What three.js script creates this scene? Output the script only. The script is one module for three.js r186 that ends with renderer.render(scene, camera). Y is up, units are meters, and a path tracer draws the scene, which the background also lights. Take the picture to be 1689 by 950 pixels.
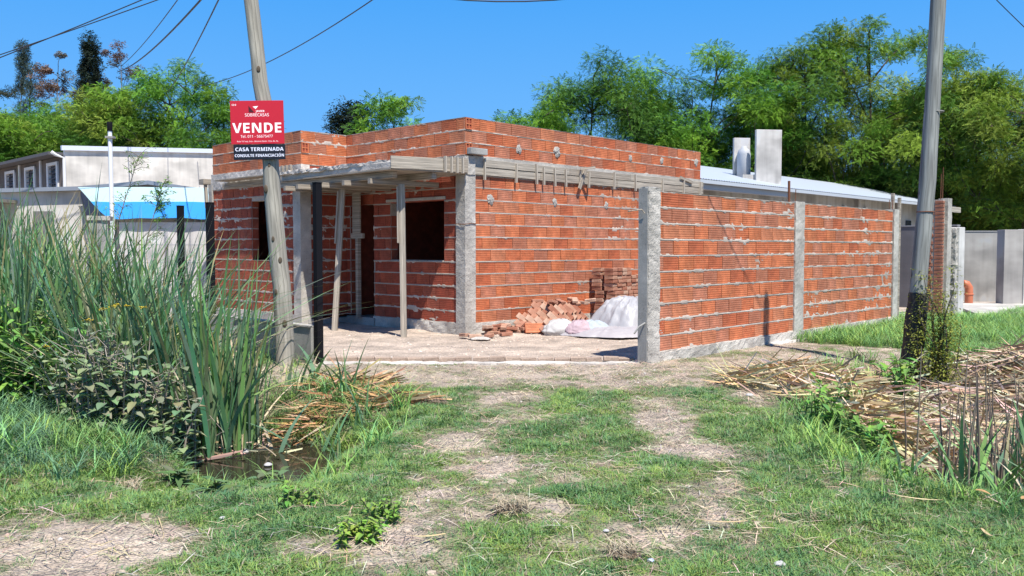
import * as THREE from 'three';
import { mergeGeometries } from 'three/addons/utils/BufferGeometryUtils.js';
import { RoundedBoxGeometry } from 'three/addons/geometries/RoundedBoxGeometry.js';

// ---------------------------------------------------------------- camera, sky, sun, exposure
const W = 1024, H = 576;
const renderer = new THREE.WebGLRenderer({ antialias: true });
renderer.setSize(W, H);
renderer.toneMapping = THREE.LinearToneMapping;
renderer.toneMappingExposure = 1.5;
renderer.shadowMap.enabled = true;
const scene = new THREE.Scene();
const camera = new THREE.PerspectiveCamera(37.02, W / H, 0.1, 1500);
camera.position.set(0, 1.5, 0);
camera.rotation.set(-0.0458, 0, 0);
scene.add(camera);

{ // clear midday sky: pale at the horizon, deeper overhead
  const w = 256, h = 128, d = new Float32Array(w * h * 4);
  const stops = [[-1, .16, .18, .17], [-.02, .20, .28, .33], [0, .26, .44, .69], [.1, .125, .345, .68], [.28, .052, .262, .645], [.55, .035, .165, .48], [1, .025, .11, .36]];
  for (let j = 0; j < h; j++) {
    const e = Math.sin(((j + .5) / h - .5) * Math.PI);
    let k = 0; while (k < stops.length - 2 && e > stops[k + 1][0]) k++;
    const a = stops[k], b = stops[k + 1], t = Math.min(1, Math.max(0, (e - a[0]) / (b[0] - a[0])));
    for (let i = 0; i < w; i++) { const o = (j * w + i) * 4; for (let c = 0; c < 3; c++) d[o + c] = a[c + 1] + (b[c + 1] - a[c + 1]) * t; d[o + 3] = 1; }
  }
  const sky = new THREE.DataTexture(d, w, h, THREE.RGBAFormat, THREE.FloatType);
  sky.mapping = THREE.EquirectangularReflectionMapping; sky.magFilter = sky.minFilter = THREE.LinearFilter; sky.needsUpdate = true;
  scene.background = sky; scene.environment = sky;
}
const sun = new THREE.DirectionalLight(new THREE.Color(1, .945, .85), 5.0);
sun.position.set(.50 * 20, 2.25 * 20, 1.10 * 20); sun.target.position.set(0, 0, -12);
sun.position.z -= 12;
sun.castShadow = true; sun.shadow.mapSize.set(4096, 4096);
Object.assign(sun.shadow.camera, { left: -40, right: 40, top: 40, bottom: -40, near: 1, far: 160 });
scene.add(sun, sun.target);

// ---------------------------------------------------------------- helpers
let seed = 7;
function rng(s) { let a = s >>> 0; return () => { a = (a + 0x6D2B79F5) >>> 0; let t = a; t = Math.imul(t ^ (t >>> 15), t | 1); t ^= t + Math.imul(t ^ (t >>> 7), t | 61); return ((t ^ (t >>> 14)) >>> 0) / 4294967296; }; }
let R = rng(11);
const rr = (a, b) => a + (b - a) * R();
const pick = (a) => a[Math.floor(R() * a.length)];
const lerp = (a, b, t) => a + (b - a) * t;
const clamp = (x, a = 0, b = 1) => Math.min(b, Math.max(a, x));
const sstep = (a, b, x) => { const t = clamp((x - a) / (b - a)); return t * t * (3 - 2 * t); };
function hash(i, j, k = 0) { let h = Math.imul(i, 374761393) ^ Math.imul(j, 668265263) ^ Math.imul(k, 1274126177); h = Math.imul(h ^ (h >>> 13), 1274126177); return ((h ^ (h >>> 16)) >>> 0) / 4294967296; }
function vnoise(x, y, k = 0, per = 0) {
  const i = Math.floor(x), j = Math.floor(y), u = x - i, v = y - j, s = u * u * (3 - 2 * u), t = v * v * (3 - 2 * v);
  const w = (q, p) => (p ? ((q % p) + p) % p : q), pu = per.length ? per[0] : per, pv = per.length ? per[1] : per, i0 = w(i, pu), i1 = w(i + 1, pu), j0 = w(j, pv), j1 = w(j + 1, pv);
  const a = hash(i0, j0, k), b = hash(i1, j0, k), c = hash(i0, j1, k), d = hash(i1, j1, k);
  return a + (b - a) * s + (c - a) * t + (a - b - c + d) * s * t;
}
function fbm(x, y, k = 0, oct = 4, per = 0) { let f = 0, a = .5, n = 0; for (let o = 0; o < oct; o++) { f += a * vnoise(x, y, k + o * 17, per); n += a; x *= 2; y *= 2; if (per) per = per.length ? [per[0] * 2, per[1] * 2] : per * 2; a *= .5; } return f / n; }

function makeTex(n, metres, fn, srgb = true) { // tileable: fn(u, v) with u, v in 0..1 gives [r, g, b] in 0..1
  const d = new Uint8Array(n * n * 4);
  for (let j = 0; j < n; j++) for (let i = 0; i < n; i++) { const c = fn(i / n, j / n), o = (j * n + i) * 4; for (let k = 0; k < 3; k++) d[o + k] = clamp(c[k]) * 255; d[o + 3] = 255; }
  const t = new THREE.DataTexture(d, n, n); t.wrapS = t.wrapT = THREE.RepeatWrapping; t.magFilter = THREE.LinearFilter; t.minFilter = THREE.LinearMipmapLinearFilter; t.generateMipmaps = true;
  if (srgb) t.colorSpace = THREE.SRGBColorSpace; t.repeat.set(1 / metres, 1 / metres); t.needsUpdate = true; return t;
}
const g3 = (v) => [v, v, v];
const TX = {
  concrete: makeTex(512, 1.6, (u, v) => { const a = fbm(u * 5, v * 5, 1, 5, 5), b = vnoise(u * 200, v * 200, 5, 200), p = vnoise(u * 70, v * 70, 9, 70) > .93 ? .18 : 0; const t = .66 + .42 * a + .1 * (b - .5) - p; return [t, t * .99, t * .965]; }),
  concreteB: makeTex(512, 1.1, (u, v) => g3(.3 + .5 * fbm(u * 24, v * 24, 31, 4, 24) + .2 * vnoise(u * 150, v * 150, 3, 150)), false),
  wood: makeTex(512, 1.0, (u, v) => { const g = fbm(u * 3, v * 64, 12, 4, [3, 64]), s = vnoise(u * 2, v * 140, 8, [2, 140]); const t = .56 + .42 * g + .16 * (s - .5); return [t, t * .97, t * .92]; }),
  clay: makeTex(512, .9, (u, v) => { const a = fbm(u * 8, v * 8, 41, 5, 8), b = vnoise(u * 160, v * 160, 43, 160), s = sstep(.60, .78, fbm(u * 11, v * 17, 47, 4, [11, 17])); const t = .74 + .34 * a + .1 * (b - .5); return [lerp(t, .95, s * .35), lerp(t * .98, 1.0, s * .4), lerp(t * .95, 1.0, s * .45)]; }),
  soil: makeTex(1024, 2.3, (u, v) => { const a = fbm(u * 7, v * 7, 51, 6, 7), b = vnoise(u * 260, v * 260, 53, 260), c = vnoise(u * 120, v * 120, 57, 120); const t = .66 + .38 * a + .16 * (b - .5) + .12 * (c - .5); return [t, t * .985, t * .96]; }),
  soilB: makeTex(512, .9, (u, v) => g3(.5 * fbm(u * 14, v * 14, 61, 5, 14) + .5 * vnoise(u * 90, v * 90, 63, 90)), false),
  bark: makeTex(256, .7, (u, v) => { const t = .5 + .6 * fbm(u * 26, v * 5, 71, 4, [26, 5]); return [t, t * .97, t * .92]; }),
  pole: makeTex(512, 1.0, (u, v) => { const g = fbm(u * 40, v * 3, 81, 4, [40, 3]), s = vnoise(u * 160, v * 3, 83, [160, 3]); const crack = .4 * (1 - sstep(.006, .022, Math.abs(fbm(u * 16, v * 1, 87, 3, [16, 1]) - .5))); const t = .62 + .4 * g + .1 * (s - .5) - crack; return [t, t * .98, t * .94]; }),
  plaster: makeTex(512, 3.1, (u, v) => { const a = fbm(u * 4, v * 9, 91, 5, [4, 9]), st = fbm(u * 22, v * 2, 93, 3, [22, 2]); const t = .74 + .32 * a + .2 * (st - .5) + .08 * sstep(.5, .62, fbm(u * 3, v * 3, 97, 4, 3)); return [t, t * .985, t * .96]; }),
};
const col = (r, g, b) => new THREE.Color().setRGB(r, g, b);
const M = (r, g, b, o = {}) => new THREE.MeshStandardMaterial({ color: col(r, g, b), roughness: .9, side: THREE.DoubleSide, ...o });
const leafM = (r, g, b, o = {}) => new THREE.MeshPhysicalMaterial({ color: col(r, g, b), roughness: .95, transmission: .3, thickness: 0, side: THREE.DoubleSide, specularIntensity: .3, ...o });
const MAT = {
  mortar: M(.56, .505, .47, { map: TX.concrete }), concrete: M(.56, .54, .52, { map: TX.concrete, bumpMap: TX.concreteB, bumpScale: .006 }),
  rough: M(.60, .58, .56, { map: TX.concrete, bumpMap: TX.concreteB, bumpScale: .02 }), smooth: M(.45, .45, .45, { map: TX.concrete }), lime: M(.72, .68, .66, { map: TX.concrete, bumpMap: TX.concreteB, bumpScale: .015 }),
  board: M(.56, .52, .48, { map: TX.wood }), boardPale: M(.68, .65, .61, { map: TX.wood }),
  black: new THREE.MeshPhysicalMaterial({ color: col(.008, .008, .011), roughness: .7, specularIntensity: .25 }), soil: M(.33, .26, .20, { map: TX.soil }), rust: M(.16, .06, .03, {}),
  clays: [[.61, .18, .08], [.66, .21, .095], [.53, .145, .065], [.65, .245, .13], [.49, .185, .11], [.61, .195, .085], [.57, .225, .14]].map(([r, g, b]) => M(r, g, b, { map: TX.clay })),
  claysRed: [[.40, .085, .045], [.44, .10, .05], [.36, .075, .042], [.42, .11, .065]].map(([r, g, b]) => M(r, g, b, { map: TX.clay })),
  solid: [[.42, .20, .14], [.50, .29, .21], [.36, .15, .10], [.55, .37, .29], [.47, .24, .17]].map(([r, g, b]) => M(r, g, b, { map: TX.clay })),
};
const numbers = {};
function numbered(n) { const k = numbers[n] = (numbers[n] ?? -1) + 1; return k ? `${n}_${String(k).padStart(3, '0')}` : n; }
function tag(o, label, category, group, kind) { if (label) o.userData.label = label; if (category) o.userData.category = category; if (group) o.userData.group = group; if (kind) o.userData.kind = kind; return o; }
function thing(name, label, category, [x, y, z] = [0, 0, 0], turn = 0, group) { const o = new THREE.Group(); o.name = numbered(name); o.position.set(x, y, z); o.rotation.y = turn; scene.add(o); return tag(o, label, category, group); }
function mesh(name, geo, mat, parent = scene) { const m = new THREE.Mesh(geo, mat); m.name = parent === scene ? numbered(name) : name; m.castShadow = m.receiveShadow = true; parent.add(m); return m; }
function struct(name, geo, mat) { const m = mesh(name, geo, mat); m.userData.kind = 'structure'; return m; }

function uvm(g) { // uv in metres from the dominant axis of the normal
  if (g.index) g = g.toNonIndexed();
  const p = g.attributes.position, n = g.attributes.normal, uv = new Float32Array(p.count * 2);
  for (let i = 0; i < p.count; i += 3) {
    const ax = Math.abs(n.getX(i) + n.getX(i + 1) + n.getX(i + 2)), ay = Math.abs(n.getY(i) + n.getY(i + 1) + n.getY(i + 2)), az = Math.abs(n.getZ(i) + n.getZ(i + 1) + n.getZ(i + 2));
    for (let k = i; k < i + 3; k++) { const x = p.getX(k), y = p.getY(k), z = p.getZ(k); let u, v; if (az >= ax && az >= ay) { u = x; v = y; } else if (ax >= ay) { u = z; v = y; } else { u = x; v = z; } uv[2 * k] = u; uv[2 * k + 1] = v; }
  }
  g.setAttribute('uv', new THREE.BufferAttribute(uv, 2)); return g;
}
function bx(x0, x1, y0, y1, z0, z1, r = 0) { // box between two corners, chamfered edges if r
  const w = x1 - x0, h = y1 - y0, d = z1 - z0;
  const g = r ? new RoundedBoxGeometry(w, h, d, 1, r) : new THREE.BoxGeometry(w, h, d); g.translate((x0 + x1) / 2, (y0 + y1) / 2, (z0 + z1) / 2); return uvm(g);
}
function roughBox(x0, x1, y0, y1, z0, z1, amp = .008, step = .08, k = 1) { // box with uneven faces, edges kept closed
  const w = x1 - x0, h = y1 - y0, d = z1 - z0, s = (l) => Math.max(1, Math.min(90, Math.round(l / step)));
  let g = new THREE.BoxGeometry(w, h, d, s(w), s(h), s(d)); const p = g.attributes.position;
  for (let i = 0; i < p.count; i++) { const x = p.getX(i), y = p.getY(i), z = p.getZ(i), q = (a) => (fbm((x + y * .7) * 9 + a * 31, (z + y * 1.3) * 9 + a * 17, k + a, 3) - .5) * 2 * amp; p.setXYZ(i, x + q(1), y + q(2), z + q(3)); }
  g.translate((x0 + x1) / 2, (y0 + y1) / 2, (z0 + z1) / 2); g = g.toNonIndexed(); g.computeVertexNormals(); return uvm(g);
}
function beam(a, b, w, h, r = 0) { // bar from a to b, w wide and h high, length along local x
  const A = new THREE.Vector3(...a), B = new THREE.Vector3(...b), L = A.distanceTo(B); let g = bx(0, L, -h / 2, h / 2, -w / 2, w / 2, r);
  const d = B.clone().sub(A).normalize(), up = Math.abs(d.y) > .95 ? new THREE.Vector3(0, 0, 1) : new THREE.Vector3(0, 1, 0), s = d.clone().cross(up).normalize(), u = s.clone().cross(d);
  g.applyMatrix4(new THREE.Matrix4().makeBasis(d, u, s).setPosition(A)); return g;
}
function tube(pts, rad, sides = 6, caps = true) { // tapered tube through points
  const P = pts.map((p) => (p.isVector3 ? p : new THREE.Vector3(...p))), n = P.length, pos = [], uv = [], idx = []; let up = new THREE.Vector3(.3, .1, 1).normalize(), L = 0;
  for (let i = 0; i < n; i++) {
    const t = P[Math.min(n - 1, i + 1)].clone().sub(P[Math.max(0, i - 1)]).normalize(), s = t.clone().cross(up).normalize(), q = s.clone().cross(t).normalize(); up = q.clone(); if (i) L += P[i].distanceTo(P[i - 1]);
    const r = Array.isArray(rad) ? rad[i] : rad;
    for (let k = 0; k <= sides; k++) { const a = k / sides * 2 * Math.PI, c = Math.cos(a) * r, d = Math.sin(a) * r; pos.push(P[i].x + s.x * c + q.x * d, P[i].y + s.y * c + q.y * d, P[i].z + s.z * c + q.z * d); uv.push(k / sides * Math.max(.1, 6.28 * r), L); }
  }
  for (let i = 0; i < n - 1; i++) for (let k = 0; k < sides; k++) { const a = i * (sides + 1) + k, b = a + sides + 1; idx.push(a, b, a + 1, a + 1, b, b + 1); }
  if (caps) for (const [o, f] of [[0, 1], [(n - 1) * (sides + 1), 0]]) for (let k = 1; k < sides - 1; k++) f ? idx.push(o, o + k, o + k + 1) : idx.push(o, o + k + 1, o + k);
  const g = new THREE.BufferGeometry(); g.setAttribute('position', new THREE.Float32BufferAttribute(pos, 3)); g.setAttribute('uv', new THREE.Float32BufferAttribute(uv, 2)); g.setIndex(idx); g.computeVertexNormals(); return g;
}
const merge = (a) => mergeGeometries(a.map((g) => (g.index ? g.toNonIndexed() : g)), false);

// the streets of this corner plot run 45.9 degrees off the viewing direction; plot() turns plot coordinates into world ones
const TURN = 45.9 * Math.PI / 180, TC = Math.cos(TURN), TS = Math.sin(TURN);
const plot = (x, y, z) => [TC * x + TS * z, y, -TS * x + TC * z];

// ---------------------------------------------------------------- ground
function segDist(x, z, ax, az, bx_, bz) { const dx = bx_ - ax, dz = bz - az, t = clamp(((x - ax) * dx + (z - az) * dz) / (dx * dx + dz * dz)); return Math.hypot(x - ax - dx * t, z - az - dz * t); }
const ditchL = (x, z) => segDist(x, z, -1.95, -7.25, -12, -17.0);
const ditchR = (x, z) => segDist(x, z, 3.5, -6.2, 5.55, -10.6);
function gh(x, z) {
  let h = 0;
  h -= .5 * (1 - sstep(.5, 1.2, ditchL(x, z))); h -= .2 * blob(x, z, -1.95, -6.0, .9, .75) * sstep(.45, 1.1, ditchL(x, z));
  h -= .42 * (1 - sstep(.25, 1.25, ditchR(x, z)));
  const yard = z < -11.2 ? 1 : 0;
  const near = sstep(-60, -20, z);
  h += near * (.035 * (fbm(x * 1.1 + 50, z * 1.1 + 50, 3, 4) - .5) * 2 + .02 * (fbm(x * 6 + 9, z * 6 + 4, 5, 3) - .5) * (yard ? 1.2 : 2));
  h += -.03 * sstep(-6, -4, z);
  return h;
}
const blob = (x, z, cx, cz, rx, rz) => 1 - sstep(.55, 1.25, Math.hypot((x - cx) / rx, (z - cz) / rz));
const inPlot = (x, z) => { const lx = TC * x - TS * z, lz = TS * x + TC * z; return z < -11.05 && lx > 6.25 && lz < -6.6; };
function bare(x, z) { // 1 = bare earth, 0 = full grass
  const n = fbm(x * 1.7 + 20, z * 1.7, 21, 4), n2 = fbm(x * 5, z * 5 + 8, 23, 3);
  let b = 0;
  b = Math.max(b, .64 * (1 - sstep(.1, .6, segDist(x, z, -.05, -8.6, -.42, -4.4))));
  b = Math.max(b, .66 * (1 - sstep(.05, .5, segDist(x, z, 1.35, -9.4, 1.32, -5.2))), .3 * blob(x, z, .45, -5.2, 1.2, 1.4));
  b = Math.max(b, 1.0 * sstep(-8.9, -9.7, z + (n - .5) * 1.2) * (x < 4.6 ? 1 : 0));
  b = Math.max(b, 1.25 * blob(x, z, -2.75, -4.15, 1.2, .72), .9 * blob(x, z, -.75, -4.35, .55, .3), .8 * blob(x, z, -2.55, -5.75, .3, .22), .85 * blob(x, z, 0, -4.9, .5, .35));
  b = Math.max(b, .9 * (1 - sstep(.3, 1.0, ditchR(x, z))), .6 * blob(x, z, 2.6, -8.2, .5, 1.2));
  if (x > 3 && z < -10.6) { const lz = TS * x + TC * z, lx = TC * x - TS * z; b = Math.min(b, lx > 13.6 ? .0 : 1); if (lx < 13.2 && lz < -4.2) b = Math.max(b, .9); }
  if (inPlot(x, z)) return 1.3;
  return b + (n - .5) * 1.5 + (n2 - .5) * 1.3;
}
{
  const line = (lo, hi, step, far) => { const a = []; for (let v = lo; v <= hi + 1e-6; v += step) a.push(v); let s = step, v = hi; while (v < far) { s *= 1.35; v += s; a.push(v); } s = step; v = lo; const b = []; while (v > -far) { s *= 1.35; v -= s; b.unshift(v); } return b.concat(a); };
  const xs = line(-9, 9, .085, 500), zs = line(-19, -2.5, .085, 600), pos = [], cl = [], idx = [], uv = [];
  const sand = [.78, .655, .565], soil = [.44, .375, .29], green = [.20, .255, .105], mud = [.10, .085, .06];
  for (const z of zs) for (const x of xs) {
    pos.push(x, gh(x, z), z); uv.push(x, z);
    const b = clamp(bare(x, z) * 1.1);
    const wet = 1 - sstep(.3, .75, ditchL(x, z)), s = inPlot(x, z) ? sand : soil; const pale = inPlot(x, z) ? 0 : sstep(.75, 1, b) * .6;
    for (let k = 0; k < 3; k++) { let c = lerp(lerp(green[k] * 1.15, soil[k] * .8, .35), lerp(s[k], sand[k], pale), b); c = lerp(c, mud[k], wet * .8); cl.push(c); }
  }
  const n = xs.length; for (let j = 0; j < zs.length - 1; j++) for (let i = 0; i < n - 1; i++) { const a = j * n + i, b = a + n; idx.push(a, b, a + 1, a + 1, b, b + 1); }
  const g = new THREE.BufferGeometry(); g.setAttribute('position', new THREE.Float32BufferAttribute(pos, 3)); g.setAttribute('color', new THREE.Float32BufferAttribute(cl, 3)); g.setAttribute('uv', new THREE.Float32BufferAttribute(uv, 2)); g.setIndex(idx); g.computeVertexNormals();
  struct('ground', g, new THREE.MeshStandardMaterial({ vertexColors: true, roughness: 1, map: TX.soil, bumpMap: TX.soilB, bumpScale: .045 }));
}
{ // still water in the ditch
  const s = new THREE.Shape(); for (let i = 0; i < 40; i++) { const a = i / 40 * 2 * Math.PI, r = 1 + .12 * Math.sin(3 * a + 1) + .06 * Math.sin(7 * a); const x = -2.3 + Math.cos(a) * r * 1.35, z = 7.55 + Math.sin(a) * r * 1.25; i ? s.lineTo(x, z) : s.moveTo(x, z); }
  const g = new THREE.ShapeGeometry(s); g.rotateX(-Math.PI / 2); g.translate(0, -.39, 0);
  struct('ditch_water', g, new THREE.MeshPhysicalMaterial({ color: col(.030, .028, .018), roughness: .06, ior: 1.33 }));
}

// ---------------------------------------------------------------- brickwork
function groovedBrick(L, h, d, grooves, vo) { // hollow clay block: horizontal grooves along its face at z = 0
  const pr = []; const g = .005, e = h / grooves; pr.push([0, -.004]);
  for (let k = 0; k < grooves; k++) { const y = k * e; pr.push([y + e * .16, 0], [y + e * .78, 0]); if (k < grooves - 1) pr.push([y + e * .97, -g]); }
  pr.push([h, -.004]);
  const P = [], N = [], UV = []; const quad = (a, b, c, dd, n) => { for (const q of [a, b, c, a, c, dd]) { P.push(...q); N.push(...n); UV.push(q[0] + vo * .37, q[1] + q[2] + vo * .23); } };
  for (let i = 0; i < pr.length - 1; i++) { const [y0, z0] = pr[i], [y1, z1] = pr[i + 1]; const l = Math.hypot(y1 - y0, z1 - z0), n = [0, -(z1 - z0) / l, (y1 - y0) / l]; quad([0, y0, z0], [L, y0, z0], [L, y1, z1], [0, y1, z1], n); }
  quad([0, h, -.004], [L, h, -.004], [L, h, -d], [0, h, -d], [0, 1, 0]); quad([0, 0, -d], [L, 0, -d], [L, 0, -.004], [0, 0, -.004], [0, -1, 0]);
  quad([L, 0, -.002], [L, 0, -d], [L, h, -d], [L, h, -.002], [1, 0, 0]); quad([0, 0, -d], [0, 0, -.002], [0, h, -.002], [0, h, -d], [-1, 0, 0]);
  const o = new THREE.BufferGeometry(); o.setAttribute('position', new THREE.Float32BufferAttribute(P, 3)); o.setAttribute('normal', new THREE.Float32BufferAttribute(N, 3)); o.setAttribute('uv', new THREE.Float32BufferAttribute(UV, 2)); return o;
}
const brickCache = {};
const brickGeo = (L, h, d, v) => brickCache[`${L.toFixed(3)}_${h.toFixed(3)}_${d}_${v}`] ??= groovedBrick(L, h, d, 6, v);

// a wall in its own frame: x along, y up, z out of the face; returns the mortar mesh and the list of bricks laid in it
function layWall(o) {
  const { L, y0, rows, rowH, brickL, thick = .17, open = [], joint = .021, smear = .5, key = 1, head = .01 } = o;
  const y1 = y0 + rows * rowH, bricks = [];
  const hit = (xa, xb, ya, yb) => open.filter((q) => xa < q[1] && xb > q[0] && ya < q[3] && yb > q[2]);
  for (let r = 0; r < rows; r++) {
    const ya = y0 + r * rowH + joint / 2, hh = rowH - joint; let x = 0, first = (r % 2 ? .5 : 1) * brickL + rr(-.05, .05);
    while (x < L - .03) {
      let l = (x === 0 ? first : brickL + rr(-.012, .012)); if (x + l > L - .1) l = L - x;
      const segs = [[x, x + l]]; for (const q of hit(x, x + l, ya + .02, ya + hh - .02)) { const n = []; for (const [a, b] of segs) { if (q[0] > a + .04) n.push([a, Math.min(b, q[0])]); if (q[1] < b - .04) n.push([Math.max(a, q[1]), b]); if (q[0] >= b || q[1] <= a) n.push([a, b]); } segs.length = 0; segs.push(...n); }
      for (const [a, b] of segs) if (b - a > .04) bricks.push({ x: a + head / 2, y: ya + rr(-.003, .003), z: rr(-.004, .004), l: b - a - head, h: hh, rot: rr(-.006, .006), v: Math.floor(R() * 7) });
      x += l;
    }
  }
  // mortar: an uneven sheet that fills the joints and squeezes out over the bricks here and there, on a solid core
  const ys = [y0]; for (let r = 0; r < rows; r++) { const b = y0 + r * rowH; for (const f of [.018, .04, .09, .22, .4, .6, .78, .91, .96, .982]) ys.push(b + f * rowH); ys.push(b + rowH); }
  const nx = Math.max(4, Math.round(L / .045)), pos = [], idx = [], uv = [];
  for (const y of ys) for (let i = 0; i <= nx; i++) {
    const x = i / nx * L, f = ((y - y0) / rowH) % 1, dj = Math.min(f, 1 - f) * rowH;
    const a = fbm(x * 7 + key * 13, y * 9, key, 4), b = fbm(x * 1.1 + key * 5, y * 2.2 + 3, key + 40, 3), c = fbm(x * 16, y * 22 + key, key + 60, 3);
    const w = joint / 2 + .016 * smear * clamp((a - .40) * 3.0) + .12 * smear * sstep(.54, .78, b) * sstep(.42, .66, c);
    let z = -.014 + (dj < w ? .0155 + .007 * (a - .45) + .006 * (c - .5) : 0);
    pos.push(x, y, z); uv.push(x, y);
  }
  const inside = (x, y) => open.some((q) => x > q[0] && x < q[1] && y > q[2] && y < q[3]);
  for (let j = 0; j < ys.length - 1; j++) for (let i = 0; i < nx; i++) { if (inside((i + .5) / nx * L, (ys[j] + ys[j + 1]) / 2)) continue; const a = j * (nx + 1) + i, b = a + nx + 1; idx.push(a, a + 1, b, a + 1, b + 1, b); }
  const g = new THREE.BufferGeometry(); g.setAttribute('position', new THREE.Float32BufferAttribute(pos, 3)); g.setAttribute('uv', new THREE.Float32BufferAttribute(uv, 2)); g.setIndex(idx); g.computeVertexNormals();
  const parts = [g.toNonIndexed()];
  const xsC = [0, L, ...open.flatMap((q) => [clamp(q[0], 0, L), clamp(q[1], 0, L)])].sort((a, b) => a - b), ysC = [y0, y1, ...open.flatMap((q) => [clamp(q[2], y0, y1), clamp(q[3], y0, y1)])].sort((a, b) => a - b);
  for (let i = 0; i < xsC.length - 1; i++) for (let j = 0; j < ysC.length - 1; j++) { const a = xsC[i], b = xsC[i + 1], c = ysC[j], d = ysC[j + 1]; if (b - a < .01 || d - c < .01 || inside((a + b) / 2, (c + d) / 2)) continue; parts.push(bx(a + .006, b - .006, c, d, -thick + .006, -.016)); }
  return { geo: merge(parts), bricks, thick };
}
function hangBricks(wall, list, mats, thick) { for (const b of list) { const m = mesh('brick', brickGeo(.385, b.h, thick, b.v), mats[b.v % mats.length], wall); m.scale.x = b.l / .385; m.position.set(b.x, b.y, b.z); m.rotation.z = b.rot; } }

// ---------------------------------------------------------------- unfinished house
const HX = 10.17, HZ = -10.99;
const house = thing('brick_house', 'unfinished flat-roofed house of orange hollow bricks with grey concrete columns and timber formwork', 'house', plot(HX, 0, HZ), TURN);
{
  const RH = .217, base = .18, queue = [];
  const add = (name, o, x, z, turn, mats, prio) => { const w = layWall(o); const m = mesh(name, w.geo, MAT.mortar, house); m.position.set(x, 0, z); m.rotation.y = turn; queue.push({ m, w, mats, prio }); return m; };
  const Q = -Math.PI / 2;
  add('side_wall', { L: 7.55, y0: base, rows: 12, rowH: RH, brickL: .385, key: 1, smear: .42 }, 0, 0, 0, MAT.clays, 0);
  add('parapet', { L: 7.55, y0: 3.119, rows: 3, rowH: RH, brickL: .385, key: 2, smear: .3, joint: .013 }, 0, .0, 0, MAT.clays, 1);
  add('parapet', { L: 3.7, y0: 3.119, rows: 3, rowH: RH, brickL: .385, key: 3, smear: .3, joint: .013 }, 0, -3.7, Q, MAT.clays, 2);
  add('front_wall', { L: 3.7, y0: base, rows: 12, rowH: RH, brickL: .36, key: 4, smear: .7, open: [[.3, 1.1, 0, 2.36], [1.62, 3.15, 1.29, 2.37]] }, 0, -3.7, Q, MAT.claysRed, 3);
  add('parapet', { L: 3.56, y0: 3.119, rows: 3, rowH: RH, brickL: .33, key: 5, smear: .4, joint: .013 }, -1.05, -7.06, Q, MAT.clays, 4);
  add('parapet', { L: 1.05, y0: 3.119, rows: 3, rowH: RH, brickL: .385, key: 6, smear: .5, joint: .013 }, -1.05, -3.5, 0, MAT.clays, 3.5);
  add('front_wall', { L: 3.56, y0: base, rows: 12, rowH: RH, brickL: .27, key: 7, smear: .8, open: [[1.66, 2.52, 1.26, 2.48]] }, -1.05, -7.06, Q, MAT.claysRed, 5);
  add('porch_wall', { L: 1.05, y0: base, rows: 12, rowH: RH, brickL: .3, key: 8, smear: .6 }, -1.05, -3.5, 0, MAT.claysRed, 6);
  queue.sort((a, b) => a.prio - b.prio); let left = 300; const rest = [];
  for (const q of queue) {
    const own = q.w.bricks.slice(0, left); left -= own.length; hangBricks(q.m, own, q.mats, q.w.thick);
    q.m.updateMatrix();
    for (const b of q.w.bricks.slice(own.length)) { const g = brickGeo(.385, b.h, q.w.thick, b.v).clone(); g.applyMatrix4(q.m.matrix.clone().multiply(new THREE.Matrix4().compose(new THREE.Vector3(b.x, b.y, b.z), new THREE.Quaternion().setFromEuler(new THREE.Euler(0, 0, b.rot)), new THREE.Vector3(b.l / .385, 1, 1)))); const mc = q.mats[b.v % q.mats.length].color, c = new Float32Array(g.attributes.position.count * 3); for (let i = 0; i < c.length; i += 3) { c[i] = mc.r; c[i + 1] = mc.g; c[i + 2] = mc.b; } g.setAttribute('color', new THREE.BufferAttribute(c, 3)); rest.push(g); }
  }
  const bw = mesh('brickwork', mergeGeometries(rest), new THREE.MeshStandardMaterial({ vertexColors: true, roughness: .9, map: TX.clay }), house); bw.userData.kind = 'stuff';

  // blocks that show their perforated ends at the corners
  for (const [x, y, z, t] of [[.012, 3.13, .006, 0], [.012, 3.13 + 2 * RH, .006, 0], [-1.038, 3.13 + RH, -3.494, 0], [.012, base + RH * 5, -2.58, 1], [.012, base + RH * 7, -2.58, 1], [.012, base + RH * 3, -2.58, 1]]) { const e = mesh('perforated_end', bx(0, .15, 0, .195, -.01, .0), MAT.claysRed[2], house); e.position.set(x, y, z); if (t) { e.rotation.y = Math.PI / 2 * 0; } for (const q of [bx(0, .15, 0, .016, .001, .012), bx(0, .15, .085, .103, .001, .012), bx(0, .15, .18, .195, .001, .012), bx(0, .016, .017, .179, .001, .0115), bx(.067, .083, .017, .179, .001, .0115), bx(.134, .15, .017, .179, .001, .0115)]) mesh('web', q, MAT.clays[1], e); }

  // closed shell behind the faces
  mesh('rear_wall', bx(7.38, 7.54, 0, 3.75, -7.06, -.2), MAT.claysRed[0], house);
  mesh('rear_wall', bx(-.8, 7.37, 0, 3.75, -7.05, -6.9), MAT.claysRed[0], house);
  mesh('partition_wall', bx(-.85, 3.9, .1, 2.78, -3.78, -3.68), MAT.claysRed[2], house);
  mesh('partition_wall', bx(4.0, 4.15, .1, 2.78, -6.88, -.2), MAT.claysRed[2], house);
  const rs = new THREE.Shape([[-.95, 3.45], [-.95, 6.95], [7.4, 6.95], [7.4, .1], [.1, .1], [.1, 3.45]].map(([x, z]) => new THREE.Vector2(x, z)));
  const rg = new THREE.ExtrudeGeometry(rs, { depth: .14, bevelEnabled: false }); rg.rotateX(-Math.PI / 2); rg.translate(0, 2.9, 0); mesh('roof_slab', uvm(rg), MAT.concrete, house);
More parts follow.
